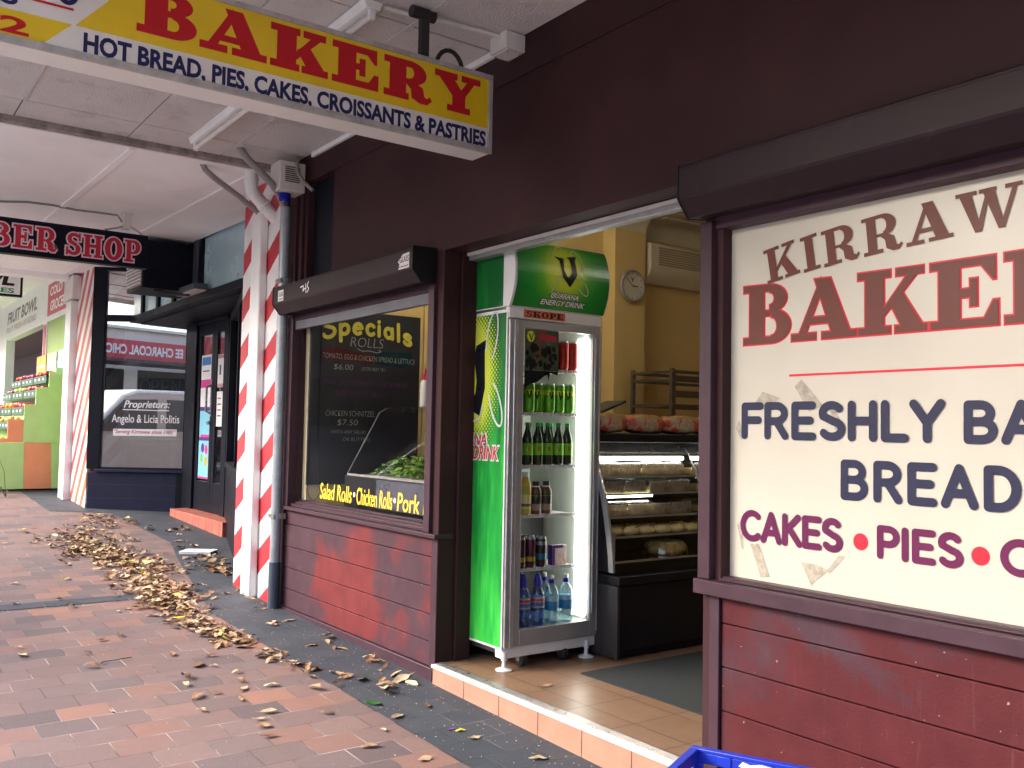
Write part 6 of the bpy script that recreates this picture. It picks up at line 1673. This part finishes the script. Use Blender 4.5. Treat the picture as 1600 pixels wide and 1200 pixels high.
for i, (x, y, pile) in enumerate(spots[:285]):
    o = bpy.data.objects.new('fallen_leaf', rl_.choice(variants)); COL.objects.link(o)
    lift = (.020*rl_.random()**1.5 if pile else .003*rl_.random())+.0045
    o.location = (x, y, gz(x)+lift)
    k_ = .35 if pile else .12
    o.rotation_euler = (rl_.uniform(-k_, k_), rl_.uniform(-k_, k_), rl_.uniform(0, 6.28))
    s_ = rl_.uniform(.6, 1.35)*(.9 if not pile else 1); o.scale = (s_, s_, s_)
    tag(o, LAB, 'leaf', 'fallen leaves on the footpath')
lit = MB()
for (x, y, pile) in spots[285:]+[(s[0]+rl_.gauss(0, .06), s[1]+rl_.gauss(0, .05), 1) for s in spots[285:] if s[2] and not blocked(s[0], s[1]+.08)]:
    if blocked(x, y): continue
    V, F_ = leaf_geo(rl_, rl_.uniform(.05, .12), .85)
    R_ = Matrix.Rotation(rl_.uniform(0, 6.28), 3, 'Z') @ Matrix.Rotation(rl_.uniform(-.4, .4), 3, 'X') @ Matrix.Rotation(rl_.uniform(-.3, .3), 3, 'Y')
    c = Vector((x, y, gz(x)+.006+(.030*rl_.random()**1.4 if pile else .002)))
    lit.add([R_ @ Vector(v)+c for v in V], F_)
tag(lit.build('leaf_litter', M['leaf'], recalc=False, sharp=80), 'drift of dry brown leaves swept along the charcoal border towards the barber shop', 'leaves', kind='stuff')
def one_leaf(name, label, cat, x, y, z, mat, L, rot, flat_=1.0, group=None):
    V, F_ = leaf_geo(rl_, L, flat_); m = MB(); m.add(V, F_)
    o = bpy.data.objects.new(name, m.mesh(name, mat, recalc=False, sharp=80)); COL.objects.link(o); o.location = (x, y, z); o.rotation_euler = (0, 0, rot)
    return tag(o, label, cat, group)
one_leaf('green_leaf', 'single fresh dark green leaf on the charcoal border in front of the doorstep', 'leaf', -4.22, -.46, gz(-4.2)+.006, M['leafgreen'], .11, .3, .5)
M['yellowleaf'] = flat('yellow_leaf', (.62, .50, .03), .5)
one_leaf('yellow_leaf', 'bright yellow leaf on the leaf drift beside the red pavers', 'leaf', -6.35, -.79, gz(-6.3)+.05, M['yellowleaf'], .10, 1.9, .3)
one_leaf('yellow_leaf', 'small yellow leaf tip on the charcoal pavers in front of the doorstep', 'leaf', -3.66, -.30, gz(-3.66)+.006, M['yellowleaf'], .05, 1.2, .6)
one_leaf('yellow_leaf', 'lime yellow leaf in the farther leaf drift towards the barber shop', 'leaf', -8.6, -.55, gz(-8.6)+.06, flat('lime_leaf', (.42, .50, .03), .5), .11, 1.0, .4)
one_leaf('petal', 'small purple petal beside a yellow leaf on the charcoal pavers', 'petal', -3.70, -.33, gz(-3.7)+.006, flat('petal_purple', (.16, .05, .30), .6), .045, 1.6, .5)
one_leaf('fallen_leaf', 'brown leaf on the terracotta floor tiles just inside the doorstep', 'leaf', -3.70, .22, .1165, M['leaf'], .075, 1.3, .6)
one_leaf('fallen_leaf', 'pale leaf lying in the middle of the dark doorway mat', 'leaf', -3.02, .98, .1235, M['leaf'], .075, 1.5, .6)
one_leaf('fallen_leaf', 'pale leaf scrap at the near edge of the mat beside the right doorpost', 'leaf', -2.85, .50, .117, M['leaf'], .07, 1.2, .6)
m = MB(); m.tube([(-5.62, -1.43, gz(-5.6)+.01), (-5.60, -1.37, gz(-5.6)+.016), (-5.63, -1.27, gz(-5.6)+.012)], .003, 6); m.tube([(-5.61, -1.42, gz(-5.6)+.012), (-5.57, -1.45, gz(-5.6)+.01)], .003, 6)
tag(m.build('twig', paint('twig_bark', (.10, .07, .06), .8)), 'dark forked twig lying on the open brick pavers', 'twig')
m = MB(); m.box(-9.42, -9.02, .05, .17, gz(-9.2)+.006, gz(-9.2)+.03)
m = MB(lambda p: (-9.17+p[0]*.588-p[1]*.81, .215+p[0]*.81+p[1]*.588, gz(-9.15)+p[2])); m.box(-.15, .15, -.11, .11, .006, .028); m.box(-.152, .152, -.113, .113, .0281, .032)
tag(m.build('white_packet', M['white'], None, .003), 'flat white packet lying on the charcoal pavers near the barber step', 'packet')

# crumbs and grit on the border: too many to count
m = MB()
for i in range(900):
    x = rl_.uniform(-7.5, -2.6); y = rl_.uniform(-1.6, -.04)**1 if rl_.random() < .35 else rl_.uniform(-.55, -.04)
    if blocked(x, y): continue
    s_ = rl_.uniform(.0015, .005); a = rl_.uniform(0, 6)
    c = (x, y, gz(x)+.005)
    m.add([(c[0]+cos(a+q*2.1)*s_*(1+.6*(q == 0)), c[1]+sin(a+q*2.1)*s_, c[2]+.002*(q == 1)) for q in range(3)], [(0, 1, 2)])
tag(m.build('leaf_crumbs', paint('crumb', (.5, .42, .34), .8, var=.4, scale=30, bump=0), recalc=False), 'pale leaf crumbs and grit scattered over the pavers', 'grit', kind='stuff')

# ================================================================== BLUE CRATE
cr = thing('plastic_crate', 'blue plastic bread crate with worn white mark beside the doorstep', 'crate', (-1.896, -.378, gz(-2)), None, .423)
M['crateblue'] = paint('crate_blue', (.012, .035, .42), .35, var=.15, scale=9, bump=.03, dirt=(30, .68, (.10, .14, .5), .4))
CL, CWd, CH = .50, .36, .39
def C_(mb, name, mat, bev=0): return mb.build(name, mat, cr, bev, local=True)
m = MB(); x0, x1, y0, y1 = -CL/2, CL/2, -CWd/2, CWd/2; t_ = .012
m.box(x0, x1, y0, y1, .005, .02)
C_(m, 'base', M['crateblue'], .003)
m = MB()
for (a, b, c, d) in ((x0, x1, y0, y0+t_), (x0, x1, y1-t_, y1), (x0, x0+t_, y0+t_+.0002, y1-t_-.0002), (x1-t_, x1, y0+t_+.0002, y1-t_-.0002)):
    m.box(a, b, c, d, .342, CH-.012); m.box(a, b, c, d, .0202, .10)
    horiz = (b-a) > .1
    n = 5
    for i in range(n+1):
        f = i/n
        if horiz:
            xx = a+(b-a-.03)*f; m.add([(xx, c+.001, .1001), (xx+.03, c+.001, .1001), (xx+.03+.03*(1 if i % 2 else -1)*(0 < i < n), c+.001, .3419), (xx+.03*(1 if i % 2 else -1)*(0 < i < n), c+.001, .3419), (xx, d-.001, .1001), (xx+.03, d-.001, .1001), (xx+.03+.03*(1 if i % 2 else -1)*(0 < i < n), d-.001, .3419), (xx+.03*(1 if i % 2 else -1)*(0 < i < n), d-.001, .3419)], [(0, 1, 2, 3), (4, 5, 6, 7), (0, 1, 5, 4), (1, 2, 6, 5), (2, 3, 7, 6), (3, 0, 4, 7)])
        else:
            yy = c+(d-c-.03)*f; m.box(a+.001, b-.001, yy, yy+.03, .1001, .3419)
C_(m, 'side_wall', M['crateblue'], .003)
m = MB()
for (a, b, c, d) in ((x0-.012, x1+.012, y0-.012, y0+.016), (x0-.012, x1+.012, y1-.016, y1+.012), (x0-.012, x0+.016, y0+.0162, y1-.0162), (x1-.016, x1+.012, y0+.0162, y1-.0162)): m.box(a, b, c, d, CH-.0118, CH)
for q in (-.17, -.03, .11): m.box(q, q+.045, y1-.0165, y1-.0121, .343, CH-.0125)
C_(m, 'rim', M['crateblue'], .004)
m = MB()
pts = [(-.10, .358), (-.085, .374), (-.06, .368), (-.03, .376), (.01, .373), (.03, .362), (.02, .346), (-.01, .349), (-.035, .344), (-.07, .352)]
m.poly([(p[0], y1-.0171, p[1]) for p in pts])
m.poly([(x0+.0125, p[0], p[1]) for p in [(-.09, .32), (-.08, .365), (-.02, .368), (.01, .33), (-.03, .31)]])
C_(m, 'worn_mark', M['whitevinyl'])

# ================================================================== ACROSS THE STREET (seen mirrored in the barber window)
ob = thing('takeaway_building', 'white takeaway shop across the street with a long red fascia, seen as a reflection', 'building', (-3, -18, 0))
def O(mb, name, mat, bev=0): return mb.build(name, mat, ob, bev)
m = MB(); m.box(-16, 12, -24, -16.6, -.6, 4.5); m.box(-16.2, 12.2, -24.2, -16.4, 4.51, 4.6); O(m, 'wall', paint('cream_render', (.62, .60, .56), .8, var=.06, scale=1))
m = MB(); m.box(-14, 10, -16.599, -16.35, 3.52, 4.15); O(m, 'fascia', paint('red_fascia', (.55, .03, .05), .5, var=.05))
m = MB(); text_in(m, 'EE CHARCOAL CHIC', -7.22, -4.42, 3.68, 4.0, lambda u, v, d: (-7.8-u, -16.345+d, v), .03); O(m, 'lettering', M['whitevinyl'])
m = MB()
for i in range(6): m.box(-13.5+3.8*i, -10.2+3.8*i, -16.5985, -16.58, .2, 3.2)
O(m, 'window', M['blackgloss'])
m = MB(); m.box(-14, 10, -16.34, -14.6, 3.3, 3.4); O(m, 'awning', M['darkmetal'])

vn = thing('white_van', 'white van parked at the kerb, seen only as a reflection in the barber window', 'van', (-9.3, -4.95, gz(-9)-.15))
vz = gz(-9)-.15
def V_(mb, name, mat, bev=0, par=None): return mb.build(name, mat, par or vn, bev)
bp = [(-11.7, .35), (-11.75, .9), (-11.55, 1.1), (-10.9, 1.22), (-10.2, 1.95), (-9.9, 2.05), (-7.2, 2.08), (-6.95, 1.9), (-6.9, .35)]
m = MB(); m.prism([(x, z+vz) for x, z in bp], 'Y', -5.85, -4.05); V_(m, 'body', M['white'], .06)
m = MB()
m.prism([(x, z+vz) for x, z in [(-10.75, 1.28), (-10.18, 1.85), (-9.5, 1.88), (-9.5, 1.28)]], 'Y', -4.049, -4.03); m.prism([(x, z+vz) for x, z in [(-9.3, 1.28), (-9.3, 1.88), (-7.3, 1.88), (-7.2, 1.28)]], 'Y', -4.049, -4.03)
V_(m, 'window', flat('van_window', (.16, .18, .2), .2))
for x in (-10.9, -7.8):
    for y0, y1 in ((-5.87, -5.65), (-4.25, -4.03)):
        t = MB(); t.tube([(x, y0, vz+.35), (x, y1, vz+.35)], .34, 24); wv = V_(t, 'wheel', M['rubber'], .02)
        t = MB(); t.tube([(x, y1+.001 if y1 > -5 else y0-.02, vz+.35), (x, y1+.012 if y1 > -5 else y0-.001, vz+.35)], .2, 18); V_(t, 'rim', M['alu'], 0, wv)
m = MB(); m.box(-11.78, -11.7, -5.85, -4.05, vz+.35, vz+.6); m.box(-6.92, -6.85, -5.85, -4.05, vz+.35, vz+.6); V_(m, 'bumper', M['darkmetal'], .02)
for y in (-5.65, -4.25):
    m = MB(); m.box(-11.79, -11.70, y-.15, y+.15, vz+.75, vz+.92); V_(m, 'headlight', M['alu'], .02)

# further along the far side of the street: shopfronts and trees added unseen to darken reflections in the bakery window
for i, (x0, x1, h_, col, lab) in enumerate(((-34, -16.4, 8.0, (.22, .12, .09), 'brown brick two storey shops added across the street beyond the takeaway to darken reflections'), (-60, -34.2, 9.0, (.30, .27, .24), 'grey rendered two storey shops added farthest along the other side of the street to darken reflections'), (12.4, 34, 7.0, (.30, .2, .16), 'brick shops across the street on the near side of the takeaway'))):
    t = thing('shop_row_building', lab, 'building', ((x0+x1)/2, -20, 0))
    m = MB(); m.box(x0, x1, -26, -16.6, -.6, h_); m.build('wall', paint('far_wall_%d' % i, col, .8, var=.15, scale=2), t)
    m = MB()
    for k in range(int((x1-x0)/3)): m.box(x0+.6+3*k, x0+2.4+3*k, -16.5995, -16.58, 4.6, 6.2); m.box(x0+.3+3*k, x0+2.8+3*k, -16.5995, -16.58, .4, 2.7)
    m.build('window', M['blackgloss'], t)
    m = MB(); m.box(x0, x1, -16.58, -13.3, 3.2, 3.5); m.build('awning', M['darkmetal'], t)
rr = random.Random(8)
lf = paint('tree_leaf', (.045, .08, .025), .5, var=.4, scale=1.5, bump=0)
for i, x in enumerate((-21, -29, -38, -47)):
    t = thing('added_street_tree', ['nearest', 'second', 'third', 'farthest'][i]+' leafy street tree added on the far kerb to darken reflections', 'tree', (x, -12.8, gzc(x)), 'added street trees across the road')
    z0 = gzc(x)
    m = MB(); m.tube([(x, -12.8, z0), (x+.05, -12.8, z0+1.5), (x-.1, -12.7, z0+3.0), (x+.2, -12.8, z0+5)], [.2, .15, .12, .05], 9)
    for q in range(5):
        a = q*1.3; m.tube([(x, -12.8, z0+2.2+.3*q), (x+cos(a)*1.2, -12.8+sin(a)*1.2, z0+3.6+.4*q)], [.07, .02], 6)
    m.build('trunk', M['earth'], t)
    m = MB()
    for q in range(900):
        a = rr.uniform(0, 6.3); b = rr.uniform(-1, 1); r_ = 2.3*rr.random()**.4*(1+.25*sin(3*a+i)); c = Vector((x+cos(a)*r_*math.sqrt(1-b*b), -12.8+sin(a)*r_*math.sqrt(1-b*b), z0+4.3+b*r_*.8))
        u = Vector((rr.uniform(-1, 1), rr.uniform(-1, 1), rr.uniform(-1, 1))).normalized(); v = u.orthogonal().normalized(); s_ = rr.uniform(.12, .3)
        m.add([c-u*s_, c+v*s_*.6, c+u*s_, c-v*s_*.6], [(0, 1, 2, 3)])
    m.build('crown', lf, t, recalc=False)
